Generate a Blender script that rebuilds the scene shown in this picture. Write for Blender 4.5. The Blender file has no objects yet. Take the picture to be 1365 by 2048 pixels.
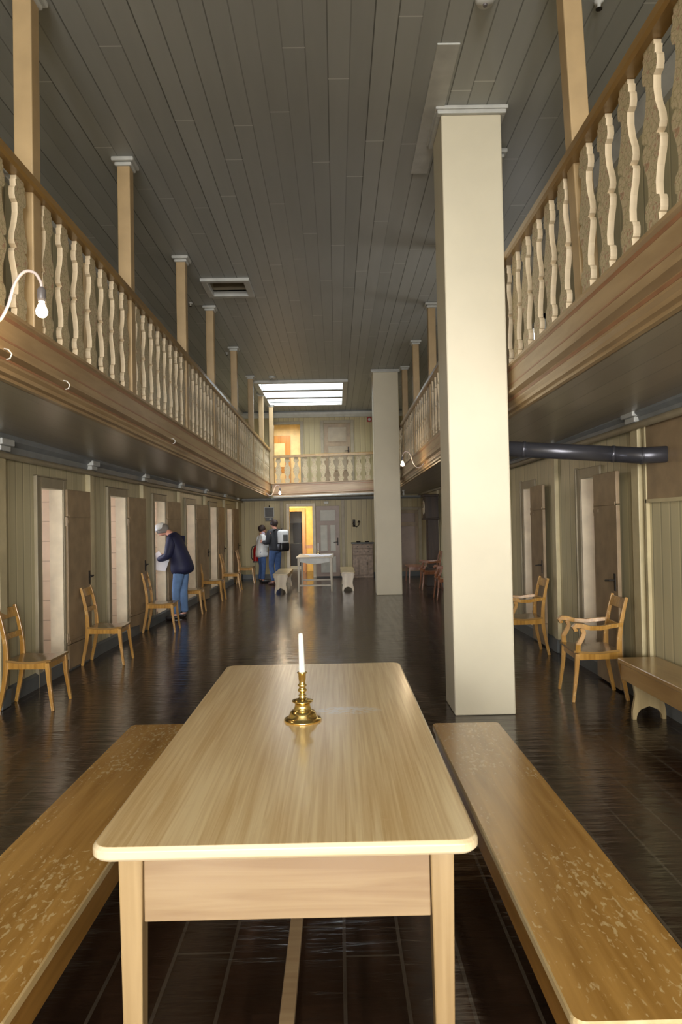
import bpy, math, random
from mathutils import Vector, Matrix
random.seed(7)
R = math.radians
C = bpy.context.scene.collection
S = bpy.context.scene

# ---------------------------------------------------------------- camera
def make_camera():
    f, yaw, pitch, roll = 1365.0, -.0071, .0157, -.0188
    cy, sy = math.cos(yaw), math.sin(yaw); cp, sp = math.cos(pitch), math.sin(pitch); cr, sr = math.cos(roll), math.sin(roll)
    M = Matrix(((cr, 0, sr), (0, 1, 0), (-sr, 0, cr))) @ Matrix(((1, 0, 0), (0, cp, sp), (0, -sp, cp))) @ Matrix(((cy, sy, 0), (-sy, cy, 0), (0, 0, 1)))
    right, fwd, up = M[0], M[1], M[2]
    cam = bpy.data.cameras.new('camera')
    cam.sensor_fit = 'VERTICAL'; cam.sensor_height = 36.0; cam.sensor_width = 24.0
    cam.lens = f / 2048 * 36.0
    cam.clip_start = .05; cam.clip_end = 100
    o = bpy.data.objects.new('camera', cam); C.objects.link(o)
    m = Matrix.Identity(4)
    for i in range(3):
        m[i][0] = right[i]; m[i][1] = up[i]; m[i][2] = -fwd[i]
    m[0][3], m[1][3], m[2][3] = 0, 0, 1.6
    o.matrix_world = m
    S.camera = o
make_camera()

# ---------------------------------------------------------------- light
S.view_settings.view_transform = 'Standard'
S.view_settings.look = 'None'
S.view_settings.gamma = 1
S.view_settings.use_curve_mapping = False
S.view_settings.exposure = 0.55
w = bpy.data.worlds.new('world'); S.world = w; w.use_nodes = True
w.node_tree.nodes['Background'].inputs[0].default_value = (.75, .85, 1, 1)
w.node_tree.nodes['Background'].inputs[1].default_value = .6

def area(name, loc, rot, sx, sy, power, col):
    l = bpy.data.lights.new(name, 'AREA'); l.shape = 'RECTANGLE'; l.size = sx; l.size_y = sy
    l.energy = power; l.color = col
    o = bpy.data.objects.new(name, l); C.objects.link(o); o.location = loc; o.rotation_euler = rot
    return o
def point(name, loc, power, col, r=.03):
    l = bpy.data.lights.new(name, 'POINT'); l.energy = power; l.color = col; l.shadow_soft_size = r
    o = bpy.data.objects.new(name, l); C.objects.link(o); o.location = loc
    return o
DAY = (1.0, .98, .95)
# daylight through the three windows in the wall behind the photographer
for x in (-1.75, 0.0, 1.75):
    area('window_daylight', (x, -5.42, 1.75), (R(90), 0, 0), 1.1, 1.5, 215, DAY)
for x in (-1.2, .9):
    area('upper_window_daylight', (x, -5.42, 3.85), (R(90), 0, 0), 1.0, .9, 215, DAY)
# daylight from the skylight in the far ceiling
area('skylight_daylight', (-.78, 17.45, 5.262), (0, 0, 0), 2.0, 2.96, 125, (.93, .98, 1))
# lamps added for daylight inferred from rooms off the right-hand gallery
for y in (8.9, 11.3, 13.7):
    area('gallery_daylight_fill', (2.645, y, 3.75), (0, R(90), 0), .7, .7, 8, (1, .98, .95))
area('yellow_room_light', (-1.6, 22.0, 2.5), (0, 0, 0), .8, .8, 42, (1, .86, .6))
area('upper_room_light', (-1.6, 21.8, 4.8), (0, 0, 0), .8, .8, 26, (1, .9, .72))

# ---------------------------------------------------------------- materials
def lin(c):
    return tuple(((v / 255) / 12.92 if v / 255 <= .04045 else ((v / 255 + .055) / 1.055) ** 2.4) for v in c) + (1,)
def newmat(name):
    m = bpy.data.materials.new(name); m.use_nodes = True
    nt = m.node_tree; b = nt.nodes['Principled BSDF']
    return m, nt, b
def N(nt, t, **k):
    n = nt.nodes.new(t)
    for a, v in k.items():
        if a.startswith('i_'):
            key = a[2:]
            n.inputs[int(key) if key.isdigit() else key].default_value = v
        else: setattr(n, a, v)
    return n
def L(nt, a, b): nt.links.new(a, b)
def coords(nt, scale=(1, 1, 1), rot=(0, 0, 0)):
    tc = N(nt, 'ShaderNodeTexCoord'); mp = N(nt, 'ShaderNodeMapping')
    mp.inputs['Scale'].default_value = scale; mp.inputs['Rotation'].default_value = rot
    L(nt, tc.outputs['Object'], mp.inputs[0]); return mp.outputs[0]
def ramp(nt, fac, stops):
    r = N(nt, 'ShaderNodeValToRGB'); e = r.color_ramp.elements
    while len(e) < len(stops): e.new(.5)
    for el, (p, c) in zip(e, stops): el.position = p; el.color = c if len(c) == 4 else lin(c)
    L(nt, fac, r.inputs[0]); return r.outputs[0]
def mixc(nt, fac, a, b, mode='MIX'):
    m = N(nt, 'ShaderNodeMix', data_type='RGBA', blend_type=mode)
    for s, v in ((m.inputs[0], fac), (m.inputs[6], a), (m.inputs[7], b)):
        if hasattr(v, 'is_output'): L(nt, v, s)
        else: s.default_value = v
    return m.outputs[2]
def math_(nt, op, a, b=None, c=None):
    m = N(nt, 'ShaderNodeMath', operation=op)
    for i, v in enumerate((a, b, c)):
        if v is None: continue
        if hasattr(v, 'is_output'): L(nt, v, m.inputs[i])
        else: m.inputs[i].default_value = v
    return m.outputs[0]
def bump(nt, b, h, strength, dist=.01):
    n = N(nt, 'ShaderNodeBump'); n.inputs['Strength'].default_value = strength; n.inputs['Distance'].default_value = dist
    L(nt, h, n.inputs['Height']); L(nt, n.outputs[0], b.inputs['Normal'])
def plain(name, c, rough=.5, var=.12, scale=6, metal=0, spec=None, bmp=.05):
    m, nt, b = newmat(name)
    n = N(nt, 'ShaderNodeTexNoise'); n.inputs['Scale'].default_value = scale; n.inputs['Detail'].default_value = 6
    L(nt, coords(nt), n.inputs[0])
    c = lin(c); d = tuple(v * (1 - var) for v in c[:3]) + (1,); e = tuple(min(1, v * (1 + var)) for v in c[:3]) + (1,)
    L(nt, ramp(nt, n.outputs[0], [(.3, d), (.7, e)]), b.inputs['Base Color'])
    b.inputs['Roughness'].default_value = rough; b.inputs['Metallic'].default_value = metal
    if spec is not None: b.inputs['Specular IOR Level'].default_value = spec
    if bmp: bump(nt, b, n.outputs[0], bmp)
    return m
def emit(name, c, s):
    m, nt, b = newmat(name)
    b.inputs['Base Color'].default_value = lin(c); b.inputs['Emission Color'].default_value = lin(c); b.inputs['Emission Strength'].default_value = s
    return m
def boards(name, c, axis, pitch, groove=.06, rough=.5, dark=.45, var=.12, spots=None, bead_highlight=False, gloss=.5, joints=False):
    """painted boards: one groove per pitch across the given axis, stagger joints optional"""
    m, nt, b = newmat(name)
    tc = N(nt, 'ShaderNodeTexCoord'); sp = N(nt, 'ShaderNodeSeparateXYZ'); L(nt, tc.outputs['Object'], sp.inputs[0])
    a = sp.outputs['XYZ'.index(axis)]
    q = math_(nt, 'DIVIDE', a, pitch)
    fr = math_(nt, 'FRACT', q); cell = math_(nt, 'FLOOR', q)
    d = math_(nt, 'ABSOLUTE', math_(nt, 'SUBTRACT', fr, .5))
    line = math_(nt, 'GREATER_THAN', d, .5 - groove)
    wn = N(nt, 'ShaderNodeTexWhiteNoise', noise_dimensions='1D'); L(nt, cell, wn.inputs['W'])
    st = [1, 1, 1]; st['XYZ'.index(axis)] = 6
    no = N(nt, 'ShaderNodeTexNoise'); no.inputs['Scale'].default_value = 1.3; no.inputs['Detail'].default_value = 8
    L(nt, coords(nt, tuple(st)), no.inputs[0])
    c = lin(c)
    f = math_(nt, 'ADD', math_(nt, 'MULTIPLY', wn.outputs[0], var * 1.2), math_(nt, 'MULTIPLY', no.outputs[0], var * 1.6))
    f = math_(nt, 'ADD', f, 1 - var * 1.4)
    col = N(nt, 'ShaderNodeVectorMath', operation='SCALE'); col.inputs[0].default_value = c[:3]; L(nt, f, col.inputs['Scale'])
    wn2 = N(nt, 'ShaderNodeTexWhiteNoise', noise_dimensions='1D'); L(nt, math_(nt, 'FLOOR', math_(nt, 'ADD', q, .5)), wn2.inputs['W'])
    out = mixc(nt, math_(nt, 'MULTIPLY', line, math_(nt, 'MULTIPLY', math_(nt, 'ADD', math_(nt, 'MULTIPLY', wn2.outputs[0], .7), .3), dark)), col.outputs[0], (c[0] * .12, c[1] * .12, c[2] * .1, 1))
    if bead_highlight:
        l2 = math_(nt, 'LESS_THAN', math_(nt, 'ABSOLUTE', math_(nt, 'SUBTRACT', fr, .13)), .035)  # highlight along each board's bead, painted in as a paler stripe
        out = mixc(nt, math_(nt, 'MULTIPLY', l2, .55), out, tuple(min(1, v * 1.45) for v in c[:3]) + (1,))
    if joints:
        yy = math_(nt, 'FRACT', math_(nt, 'ADD', math_(nt, 'DIVIDE', sp.outputs[1], 3.1), math_(nt, 'MULTIPLY', wn.outputs[0], 5.7)))
        jj = math_(nt, 'LESS_THAN', yy, .004)
        out = mixc(nt, math_(nt, 'MULTIPLY', jj, .6), out, tuple(min(1, v * 1.9) for v in c[:3]) + (1,))
    L(nt, out, b.inputs['Base Color'])
    b.inputs['Roughness'].default_value = rough; b.inputs['Specular IOR Level'].default_value = gloss
    h = math_(nt, 'SUBTRACT', math_(nt, 'MULTIPLY', no.outputs[0], .15), line)
    bump(nt, b, h, .5, .006)
    return m
def wood(name, c1, c2, axis='Y', rough=.3, worn=None, wamt=.55, fine=38, coat=.3, stain=None):
    m, nt, b = newmat(name)
    sc = [fine, fine, fine]; sc['XYZ'.index(axis)] = 1.6
    n = N(nt, 'ShaderNodeTexNoise'); n.inputs['Scale'].default_value = 1; n.inputs['Detail'].default_value = 5; n.inputs['Distortion'].default_value = .6
    L(nt, coords(nt, tuple(sc)), n.inputs[0])
    sc2 = [7, 7, 7]; sc2['XYZ'.index(axis)] = .8
    n2 = N(nt, 'ShaderNodeTexNoise'); n2.inputs['Scale'].default_value = 1; n2.inputs['Detail'].default_value = 3
    L(nt, coords(nt, tuple(sc2)), n2.inputs[0])
    f = math_(nt, 'ADD', math_(nt, 'MULTIPLY', n.outputs[0], .6), math_(nt, 'MULTIPLY', n2.outputs[0], .4))
    out = ramp(nt, f, [(.38, c1), (.62, c2)])
    if worn:
        n3 = N(nt, 'ShaderNodeTexNoise'); n3.inputs['Scale'].default_value = 62; n3.inputs['Detail'].default_value = 7; n3.inputs['Distortion'].default_value = .5
        s3 = [1, 1, 1]; s3['XYZ'.index(axis)] = .5
        L(nt, coords(nt, tuple(s3)), n3.inputs[0])
        n4 = N(nt, 'ShaderNodeTexNoise'); n4.inputs['Scale'].default_value = 3.2; L(nt, coords(nt), n4.inputs[0])
        k = math_(nt, 'ADD', n3.outputs[0], math_(nt, 'MULTIPLY', n4.outputs[0], .45))
        mk = ramp(nt, k, [(.83, (0, 0, 0, 1)), (.92, (1, 1, 1, 1))])
        mk = math_(nt, 'MULTIPLY', mk, wamt)
        out = mixc(nt, mk, out, lin(worn))
    if stain:
        (sx, sy, rx, ry) = stain
        tc = N(nt, 'ShaderNodeTexCoord'); sp = N(nt, 'ShaderNodeSeparateXYZ'); L(nt, tc.outputs['Object'], sp.inputs[0])
        dx = math_(nt, 'POWER', math_(nt, 'DIVIDE', math_(nt, 'SUBTRACT', sp.outputs[0], sx), rx), 2)
        dy = math_(nt, 'POWER', math_(nt, 'DIVIDE', math_(nt, 'SUBTRACT', sp.outputs[1], sy), ry), 2)
        e = math_(nt, 'SUBTRACT', 1, math_(nt, 'ADD', dx, dy))
        n5 = N(nt, 'ShaderNodeTexNoise'); n5.inputs['Scale'].default_value = 34; n5.inputs['Detail'].default_value = 6; n5.inputs['Distortion'].default_value = 2
        L(nt, coords(nt, (.5, 1.4, 1)), n5.inputs[0])
        mk = math_(nt, 'MULTIPLY', math_(nt, 'MAXIMUM', math_(nt, 'MINIMUM', math_(nt, 'MULTIPLY', e, 2.0), 1.0), 0.0), math_(nt, 'GREATER_THAN', n5.outputs[0], .48))
        out = mixc(nt, math_(nt, 'MULTIPLY', mk, .9), out, lin((240, 232, 222)))
    L(nt, out, b.inputs['Base Color'])
    b.inputs['Roughness'].default_value = rough
    b.inputs['Coat Weight'].default_value = coat; b.inputs['Coat Roughness'].default_value = .18
    bump(nt, b, f, .12, .003)
    return m
def floor_mat():
    m, nt, b = newmat('dark_varnished_planks')
    tc = N(nt, 'ShaderNodeTexCoord'); sp = N(nt, 'ShaderNodeSeparateXYZ'); L(nt, tc.outputs['Object'], sp.inputs[0])
    q = math_(nt, 'DIVIDE', sp.outputs[0], .21)
    fr = math_(nt, 'FRACT', q); cell = math_(nt, 'FLOOR', q)
    d = math_(nt, 'ABSOLUTE', math_(nt, 'SUBTRACT', fr, .5))
    line = math_(nt, 'GREATER_THAN', d, .5 - .03)
    wn = N(nt, 'ShaderNodeTexWhiteNoise', noise_dimensions='1D'); L(nt, cell, wn.inputs['W'])
    yy = math_(nt, 'ADD', math_(nt, 'DIVIDE', sp.outputs[1], 3.4), math_(nt, 'MULTIPLY', wn.outputs[0], 7.3))
    j = math_(nt, 'GREATER_THAN', math_(nt, 'ABSOLUTE', math_(nt, 'SUBTRACT', math_(nt, 'FRACT', yy), .5)), .4985)
    line = math_(nt, 'MAXIMUM', line, j)
    no = N(nt, 'ShaderNodeTexNoise'); no.inputs['Scale'].default_value = 1; no.inputs['Detail'].default_value = 8
    L(nt, coords(nt, (12, 1.2, 1)), no.inputs[0])
    base = ramp(nt, no.outputs[0], [(.3, (30, 20, 15)), (.6, (56, 38, 27)), (.8, (82, 58, 42))])
    base = mixc(nt, math_(nt, 'MULTIPLY', wn.outputs[0], .35), base, lin((20, 14, 11)))
    base = mixc(nt, math_(nt, 'MULTIPLY', line, .7), base, lin((84, 76, 66)))
    L(nt, base, b.inputs['Base Color'])
    n2 = N(nt, 'ShaderNodeTexNoise'); n2.inputs['Scale'].default_value = 1; n2.inputs['Detail'].default_value = 4
    L(nt, coords(nt, (3.0, 15, 1)), n2.inputs[0])
    rr = N(nt, 'ShaderNodeMapRange'); rr.inputs['To Min'].default_value = .06; rr.inputs['To Max'].default_value = .30
    L(nt, no.outputs[0], rr.inputs[0]); L(nt, rr.outputs[0], b.inputs['Roughness'])
    b.inputs['Specular IOR Level'].default_value = .8
    h = math_(nt, 'SUBTRACT', math_(nt, 'MULTIPLY', n2.outputs[0], .9), math_(nt, 'MULTIPLY', line, .8))
    bump(nt, b, h, .55, .012)
    return m
def pattern_mat():
    m, nt, b = newmat('painted_scroll_pattern')
    v = N(nt, 'ShaderNodeTexVoronoi', feature='DISTANCE_TO_EDGE'); v.inputs['Scale'].default_value = 27
    n = N(nt, 'ShaderNodeTexNoise'); n.inputs['Scale'].default_value = 14; n.inputs['Distortion'].default_value = 2.5
    co = coords(nt); L(nt, co, v.inputs[0]); L(nt, co, n.inputs[0])
    k = math_(nt, 'LESS_THAN', v.outputs[0], .05)
    base = ramp(nt, n.outputs[0], [(.40, (190, 174, 142)), (.5, (176, 162, 126)), (.57, (196, 180, 150)), (.66, (168, 132, 106))])
    L(nt, mixc(nt, math_(nt, 'MULTIPLY', k, .55), base, lin((132, 120, 86))), b.inputs['Base Color'])
    b.inputs['Roughness'].default_value = .5
    return m
def logs_mat(name, c):
    m, nt, b = newmat(name)
    tc = N(nt, 'ShaderNodeTexCoord'); sp = N(nt, 'ShaderNodeSeparateXYZ'); L(nt, tc.outputs['Object'], sp.inputs[0])
    fr = math_(nt, 'FRACT', math_(nt, 'DIVIDE', sp.outputs[2], .24))
    line = math_(nt, 'GREATER_THAN', math_(nt, 'ABSOLUTE', math_(nt, 'SUBTRACT', fr, .5)), .475)
    n = N(nt, 'ShaderNodeTexNoise'); n.inputs['Scale'].default_value = 5; L(nt, coords(nt), n.inputs[0])
    c = lin(c)
    base = ramp(nt, n.outputs[0], [(.3, tuple(v * .85 for v in c[:3]) + (1,)), (.7, c)])
    L(nt, mixc(nt, math_(nt, 'MULTIPLY', line, .6), base, tuple(v * .35 for v in c[:3]) + (1,)), b.inputs['Base Color'])
    b.inputs['Roughness'].default_value = .55
    bump(nt, b, math_(nt, 'MULTIPLY', line, -1), .6, .01)
    return m
M_ = {}
M_['floor'] = floor_mat()
M_['ceiling'] = boards('grey_ceiling_boards', (166, 168, 164), 'X', .163, groove=.03, dark=.8, var=.12, rough=.45, joints=True)
M_['soffit'] = boards('grey_brown_soffit_boards', (152, 144, 128), 'X', .19, groove=.02, dark=.5, var=.1, rough=.3)
M_['wallY'] = boards('green_cream_wall_boards', (186, 175, 138), 'Y', .155, groove=.05, dark=.55, bead_highlight=True, rough=.42)
M_['wallX'] = boards('ochre_green_wall_boards', (170, 155, 112), 'X', .15, groove=.05, dark=.6, bead_highlight=True, rough=.45)
M_['cream'] = plain('cream_post_paint', (190, 176, 138), .45)
M_['post'] = plain('tan_post_paint', (176, 150, 110), .45, var=.15, scale=3)
M_['fascia'] = wood('tan_fascia_paint', (152, 126, 90), (174, 148, 110), 'Y', .38, coat=.1, fine=10)
M_['fasciaX'] = wood('tan_fascia_paint_far', (142, 114, 80), (168, 140, 102), 'X', .38, coat=.1, fine=10)
M_['redline'] = plain('faded_red_line', (152, 110, 80), .4)
M_['rail'] = wood('ochre_handrail', (128, 98, 52), (150, 118, 66), 'Y', .3, fine=12)
M_['white'] = plain('grey_white_paint', (188, 188, 182), .45)
M_['greytrim'] = plain('blue_grey_trim', (128, 130, 128), .45)
M_['column'] = plain('cream_plaster', (212, 203, 178), .5, var=.04, scale=2, bmp=.1)
M_['casing'] = plain('beige_casing_paint', (150, 138, 112), .45)
M_['jamb'] = plain('pale_jamb_paint', (205, 192, 166), .4)
M_['leaf'] = plain('brown_door_paint', (144, 122, 92), .45, var=.22, scale=5)
M_['logs'] = logs_mat('pinkish_log_wall', (206, 180, 150))
M_['baseboard'] = plain('slate_baseboard', (92, 94, 92), .5)
M_['pattern'] = pattern_mat()
M_['edge'] = plain('cream_baluster_edge', (206, 188, 158), .45)
M_['chair'] = wood('honey_chair_wood', (150, 106, 42), (188, 142, 68), 'Z', .28, worn=(214, 186, 130), wamt=.5, coat=.5)
M_['seat'] = wood('worn_seat_wood', (122, 92, 50), (150, 116, 66), 'X', .25, coat=.5)
M_['chairred'] = wood('reddish_chair_wood', (112, 66, 38), (140, 88, 54), 'Z', .3, coat=.4)
M_['tabletop'] = wood('light_oak_tabletop', (216, 182, 126), (244, 220, 172), 'Y', .28, worn=(232, 204, 160), wamt=.3, fine=85, coat=.45, stain=(.19, .12, .16, .07))
M_['tableedge'] = wood('worn_pale_table_edge', (206, 184, 144), (228, 212, 182), 'X', .35, fine=20)
M_['tablewood'] = wood('shaded_oak_table_frame', (140, 113, 82), (162, 138, 104), 'X', .35, fine=30)  # oak darkened in colour for the dimmer light on the table front
M_['tableleg'] = wood('shaded_oak_table_leg', (146, 120, 82), (168, 142, 102), 'Z', .35, fine=30)  # leg colour likewise lowered to stand in for shade below the top
M_['bench'] = wood('worn_honey_bench', (156, 114, 50), (190, 146, 76), 'Y', .26, worn=(216, 190, 138), wamt=.75, fine=24, coat=.5)
M_['benchside'] = wood('bench_side_wood', (130, 92, 40), (160, 118, 60), 'Y', .3, fine=24)
M_['wallbench'] = wood('tan_bench_paint', (146, 112, 66), (170, 136, 86), 'Y', .28, fine=10, coat=.5)
M_['farbench'] = wood('dull_bench_wood', (142, 122, 84), (166, 146, 106), 'Z', .35, fine=16)
M_['fartable'] = plain('grey_beige_table_paint', (166, 154, 132), .35)
M_['brass'] = plain('polished_brass', (232, 206, 138), .14, var=.05, metal=1, bmp=0)
M_['wax'] = plain('white_wax', (246, 244, 236), .35, var=.02); M_['wax'].node_tree.nodes['Principled BSDF'].inputs['Subsurface Weight'].default_value = .3
M_['wick'] = plain('charred_wick', (40, 34, 30), .8)
M_['iron'] = plain('dark_grey_stove_pipe', (82, 82, 88), .32, metal=.6)
M_['black'] = plain('black_plastic', (22, 22, 24), .4)
M_['darkiron'] = plain('dark_iron', (44, 38, 32), .5, metal=.5)
M_['hookwhite'] = plain('white_hook', (200, 196, 188), .35)
M_['conduit'] = plain('pale_conduit', (190, 176, 170), .3)
M_['socket'] = plain('grey_lamp_socket', (96, 90, 88), .4)
M_['bulb'] = emit('lit_bulb', (255, 236, 205), 30)
M_['beamgrey'] = plain('grey_skylight_beam', (150, 152, 152), .5)
M_['sky'] = emit('bright_sky_pane', (225, 238, 255), 2.6)
M_['cellsky'] = emit('cell_window_daylight', (235, 240, 255), 16)
M_['red'] = plain('red_enamel', (160, 20, 22), .3)
M_['clock'] = wood('dark_brown_clock_wood', (40, 27, 18), (62, 44, 30), 'Z', .55, coat=0)
M_['cabinet'] = plain('weathered_brown_grey_paint', (132, 112, 94), .5, var=.3, scale=14)
M_['yellow'] = plain('warm_yellow_paint', (232, 202, 120), .5)
M_['creamroom'] = plain('pale_cream_paint', (226, 206, 160), .5)
M_['orange'] = wood('orange_pine', (182, 124, 50), (206, 150, 72), 'Z', .35)
M_['panelgrey'] = plain('pale_grey_door_panel', (170, 168, 156), .4)
M_['doorbrown'] = plain('mauve_brown_door_paint', (134, 112, 96), .4)
M_['doorfill'] = plain('beige_door_panel', (150, 134, 106), .4)
M_['paper'] = plain('white_paper', (232, 232, 240), .6, var=.03)
M_['skin'] = plain('skin', (206, 150, 128), .5, var=.05)
M_['navy'] = plain('navy_jacket_cloth', (24, 26, 58), .65, var=.2)
M_['denim'] = plain('blue_denim', (92, 120, 158), .8, var=.15, scale=12)
M_['denimdark'] = plain('mid_blue_denim', (66, 92, 138), .8, var=.2, scale=12)
M_['capcloth'] = plain('pale_cap_cloth', (214, 216, 214), .7)
M_['hairgrey'] = plain('grey_hair', (120, 114, 108), .7)
M_['hairdark'] = plain('dark_brown_hair', (44, 30, 26), .6)
M_['whitecloth'] = plain('white_jacket_cloth', (222, 226, 228), .7, var=.05)
M_['lilac'] = plain('lilac_scarf_cloth', (170, 156, 176), .8)
M_['darkcloth'] = plain('charcoal_jacket_cloth', (46, 48, 54), .7, var=.2)
M_['shoe'] = plain('dark_shoe_leather', (30, 26, 26), .4)
M_['shoebrown'] = plain('brown_shoe_leather', (94, 62, 50), .5)

# ---------------------------------------------------------------- mesh helpers
class MB:
    def __init__(s): s.v = []; s.f = []; s.mi = []
    def add(s, vs, fs, mi=0):
        k = len(s.v); s.v += [tuple(v) for v in vs]
        s.f += [tuple(i + k for i in f) for f in fs]; s.mi += [mi] * len(fs); return s
    def box(s, x0, x1, y0, y1, z0, z1, mi=0):
        vs = [(x0, y0, z0), (x1, y0, z0), (x1, y1, z0), (x0, y1, z0), (x0, y0, z1), (x1, y0, z1), (x1, y1, z1), (x0, y1, z1)]
        return s.add(vs, [(0, 3, 2, 1), (4, 5, 6, 7), (0, 1, 5, 4), (1, 2, 6, 5), (2, 3, 7, 6), (3, 0, 4, 7)], mi)
    def prism(s, prof, axis, a, b, steps=1, mi=0, edge_mi=None):
        """prof: 2D polygon in the two other axes (cyclic order); extruded from a to b"""
        n = len(prof); vs = []
        for k in range(steps + 1):
            t = a + (b - a) * k / steps
            for p, q in prof:
                vs.append({'X': (t, p, q), 'Y': (p, t, q), 'Z': (p, q, t)}[axis])
        fs = [(k * n + i, k * n + (i + 1) % n, (k + 1) * n + (i + 1) % n, (k + 1) * n + i) for k in range(steps) for i in range(n)]
        s.add(vs, fs, mi if edge_mi is None else edge_mi)
        s.f += [tuple(len(s.v) - len(vs) + i for i in reversed(range(n))), tuple(len(s.v) - n + i for i in range(n))]; s.mi += [mi, mi]
        return s
    def sweep(s, path, size, side, mi=0):
        """rectangular section swept along path; side = vector of the width direction"""
        side = Vector(side).normalized(); n = len(path); vs = []
        if not isinstance(size, list): size = [size] * n
        for i, p in enumerate(path):
            p = Vector(p); t = (Vector(path[min(i + 1, n - 1)]) - Vector(path[max(i - 1, 0)])).normalized()
            nn = t.cross(side).normalized(); wd, h = size[i][0] / 2, size[i][1] / 2
            vs += [p + side * wd + nn * h, p - side * wd + nn * h, p - side * wd - nn * h, p + side * wd - nn * h]
        fs = [(4 * k + i, 4 * k + (i + 1) % 4, 4 * k + 4 + (i + 1) % 4, 4 * k + 4 + i) for k in range(n - 1) for i in range(4)]
        fs += [(3, 2, 1, 0), (4 * n - 4, 4 * n - 3, 4 * n - 2, 4 * n - 1)]
        return s.add(vs, fs, mi)
    def tube(s, path, r, seg=12, mi=0):
        n = len(path); vs = []; rr = r if isinstance(r, list) else [r] * n; prev = None
        for i, p in enumerate(path):
            p = Vector(p); t = (Vector(path[min(i + 1, n - 1)]) - Vector(path[max(i - 1, 0)])).normalized()
            a = prev if prev is not None else (Vector((0, 0, 1)) if abs(t.z) < .9 else Vector((1, 0, 0)))
            a = (a - t * a.dot(t)).normalized(); prev = a; b = t.cross(a)
            for k in range(seg):
                an = 2 * math.pi * k / seg; vs.append(p + (a * math.cos(an) + b * math.sin(an)) * rr[i])
        fs = [(i * seg + k, i * seg + (k + 1) % seg, (i + 1) * seg + (k + 1) % seg, (i + 1) * seg + k) for i in range(n - 1) for k in range(seg)]
        fs += [tuple(reversed(range(seg))), tuple(range((n - 1) * seg, n * seg))]
        return s.add(vs, fs, mi)
    def lathe(s, prof, c=(0, 0, 0), seg=24, mi=0):
        return s.tube([(c[0], c[1], c[2] + z) for r, z in prof], [r for r, z in prof], seg, mi) if False else s._lathe(prof, c, seg, mi)
    def _lathe(s, prof, c, seg, mi):
        vs = []
        for r, z in prof:
            for k in range(seg):
                an = 2 * math.pi * k / seg; vs.append((c[0] + r * math.cos(an), c[1] + r * math.sin(an), c[2] + z))
        n = len(prof)
        fs = [(i * seg + k, i * seg + (k + 1) % seg, (i + 1) * seg + (k + 1) % seg, (i + 1) * seg + k) for i in range(n - 1) for k in range(seg)]
        fs += [tuple(reversed(range(seg))), tuple(range((n - 1) * seg, n * seg))]
        return s.add(vs, fs, mi)
    def warp(s, fn): s.v = [tuple(fn(*v)) for v in s.v]; return s
    def build(s, name, mats, parent=None, world=False, smooth=False, bevel=0, seg=2, subsurf=0):
        if not isinstance(mats, (list, tuple)): mats = [mats]
        v = s.v
        if parent is not None and world:
            o0 = parent.matrix_basis.translation
            v = [(a - o0[0], b - o0[1], c - o0[2]) for a, b, c in v]
        me = bpy.data.meshes.new(name); me.from_pydata(v, [], s.f)
        for m in mats: me.materials.append(M_[m] if isinstance(m, str) else m)
        for p, i in zip(me.polygons, s.mi): p.material_index = i; p.use_smooth = smooth
        me.update()
        o = bpy.data.objects.new(name, me); C.objects.link(o)
        if parent is not None: o.parent = parent
        if bevel:
            b = o.modifiers.new('bevel', 'BEVEL'); b.width = bevel; b.segments = seg; b.limit_method = 'ANGLE'; b.angle_limit = R(40)
        if subsurf:
            b = o.modifiers.new('sub', 'SUBSURF'); b.levels = subsurf; b.render_levels = subsurf
        return o
def empty(name, loc=(0, 0, 0), rz=0):
    o = bpy.data.objects.new(name, None); C.objects.link(o); o.location = loc; o.rotation_euler = (0, 0, rz); o.empty_display_size = .1
    return o
def tag(o, label, cat, group=None, kind=None):
    o['label'] = label; o['category'] = cat
    if group: o['group'] = group
    if kind: o['kind'] = kind
    return o
def struct(o): o['kind'] = 'structure'; return o
def dup(root, loc, rz, label, group=None):
    r = root.copy(); C.objects.link(r); r.location = loc; r.rotation_euler = (0, 0, rz); r['label'] = label
    if group: r['group'] = group
    for ch in list(root.children):
        c = ch.copy(); C.objects.link(c); c.parent = r
        for g in list(ch.children):
            d = g.copy(); C.objects.link(d); d.parent = c
    return r
def clip(v, a, b): return max(a, min(b, v))

# ---------------------------------------------------------------- geometry of the old building (it sags and tapers a little)
WL, WR, YF, YB = -3.05, 2.667, 20.1, -5.5
def gz(y): return -.0079 * (y - 6)
def wl(y): return .25 * clip((y - 10) / 10.1, 0, 1)
def wr(y): return -.16 * clip((y - 10) / 10.1, 0, 1)
def warpL(x, y, z): return (x + wl(y), y, z)
def warpR(x, y, z): return (x + wr(y), y, z)
def galL(x, y, z): return (x + .0038 * (y - 6), y, z + gz(y))
def galR(x, y, z): return (x, y, z + gz(y))
CZ = 5.02

# floor
m = MB(); m.box(-6, 5.5, YB - .3, 25, -.08, 0)
struct(m.build('floor', 'floor'))

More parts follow.
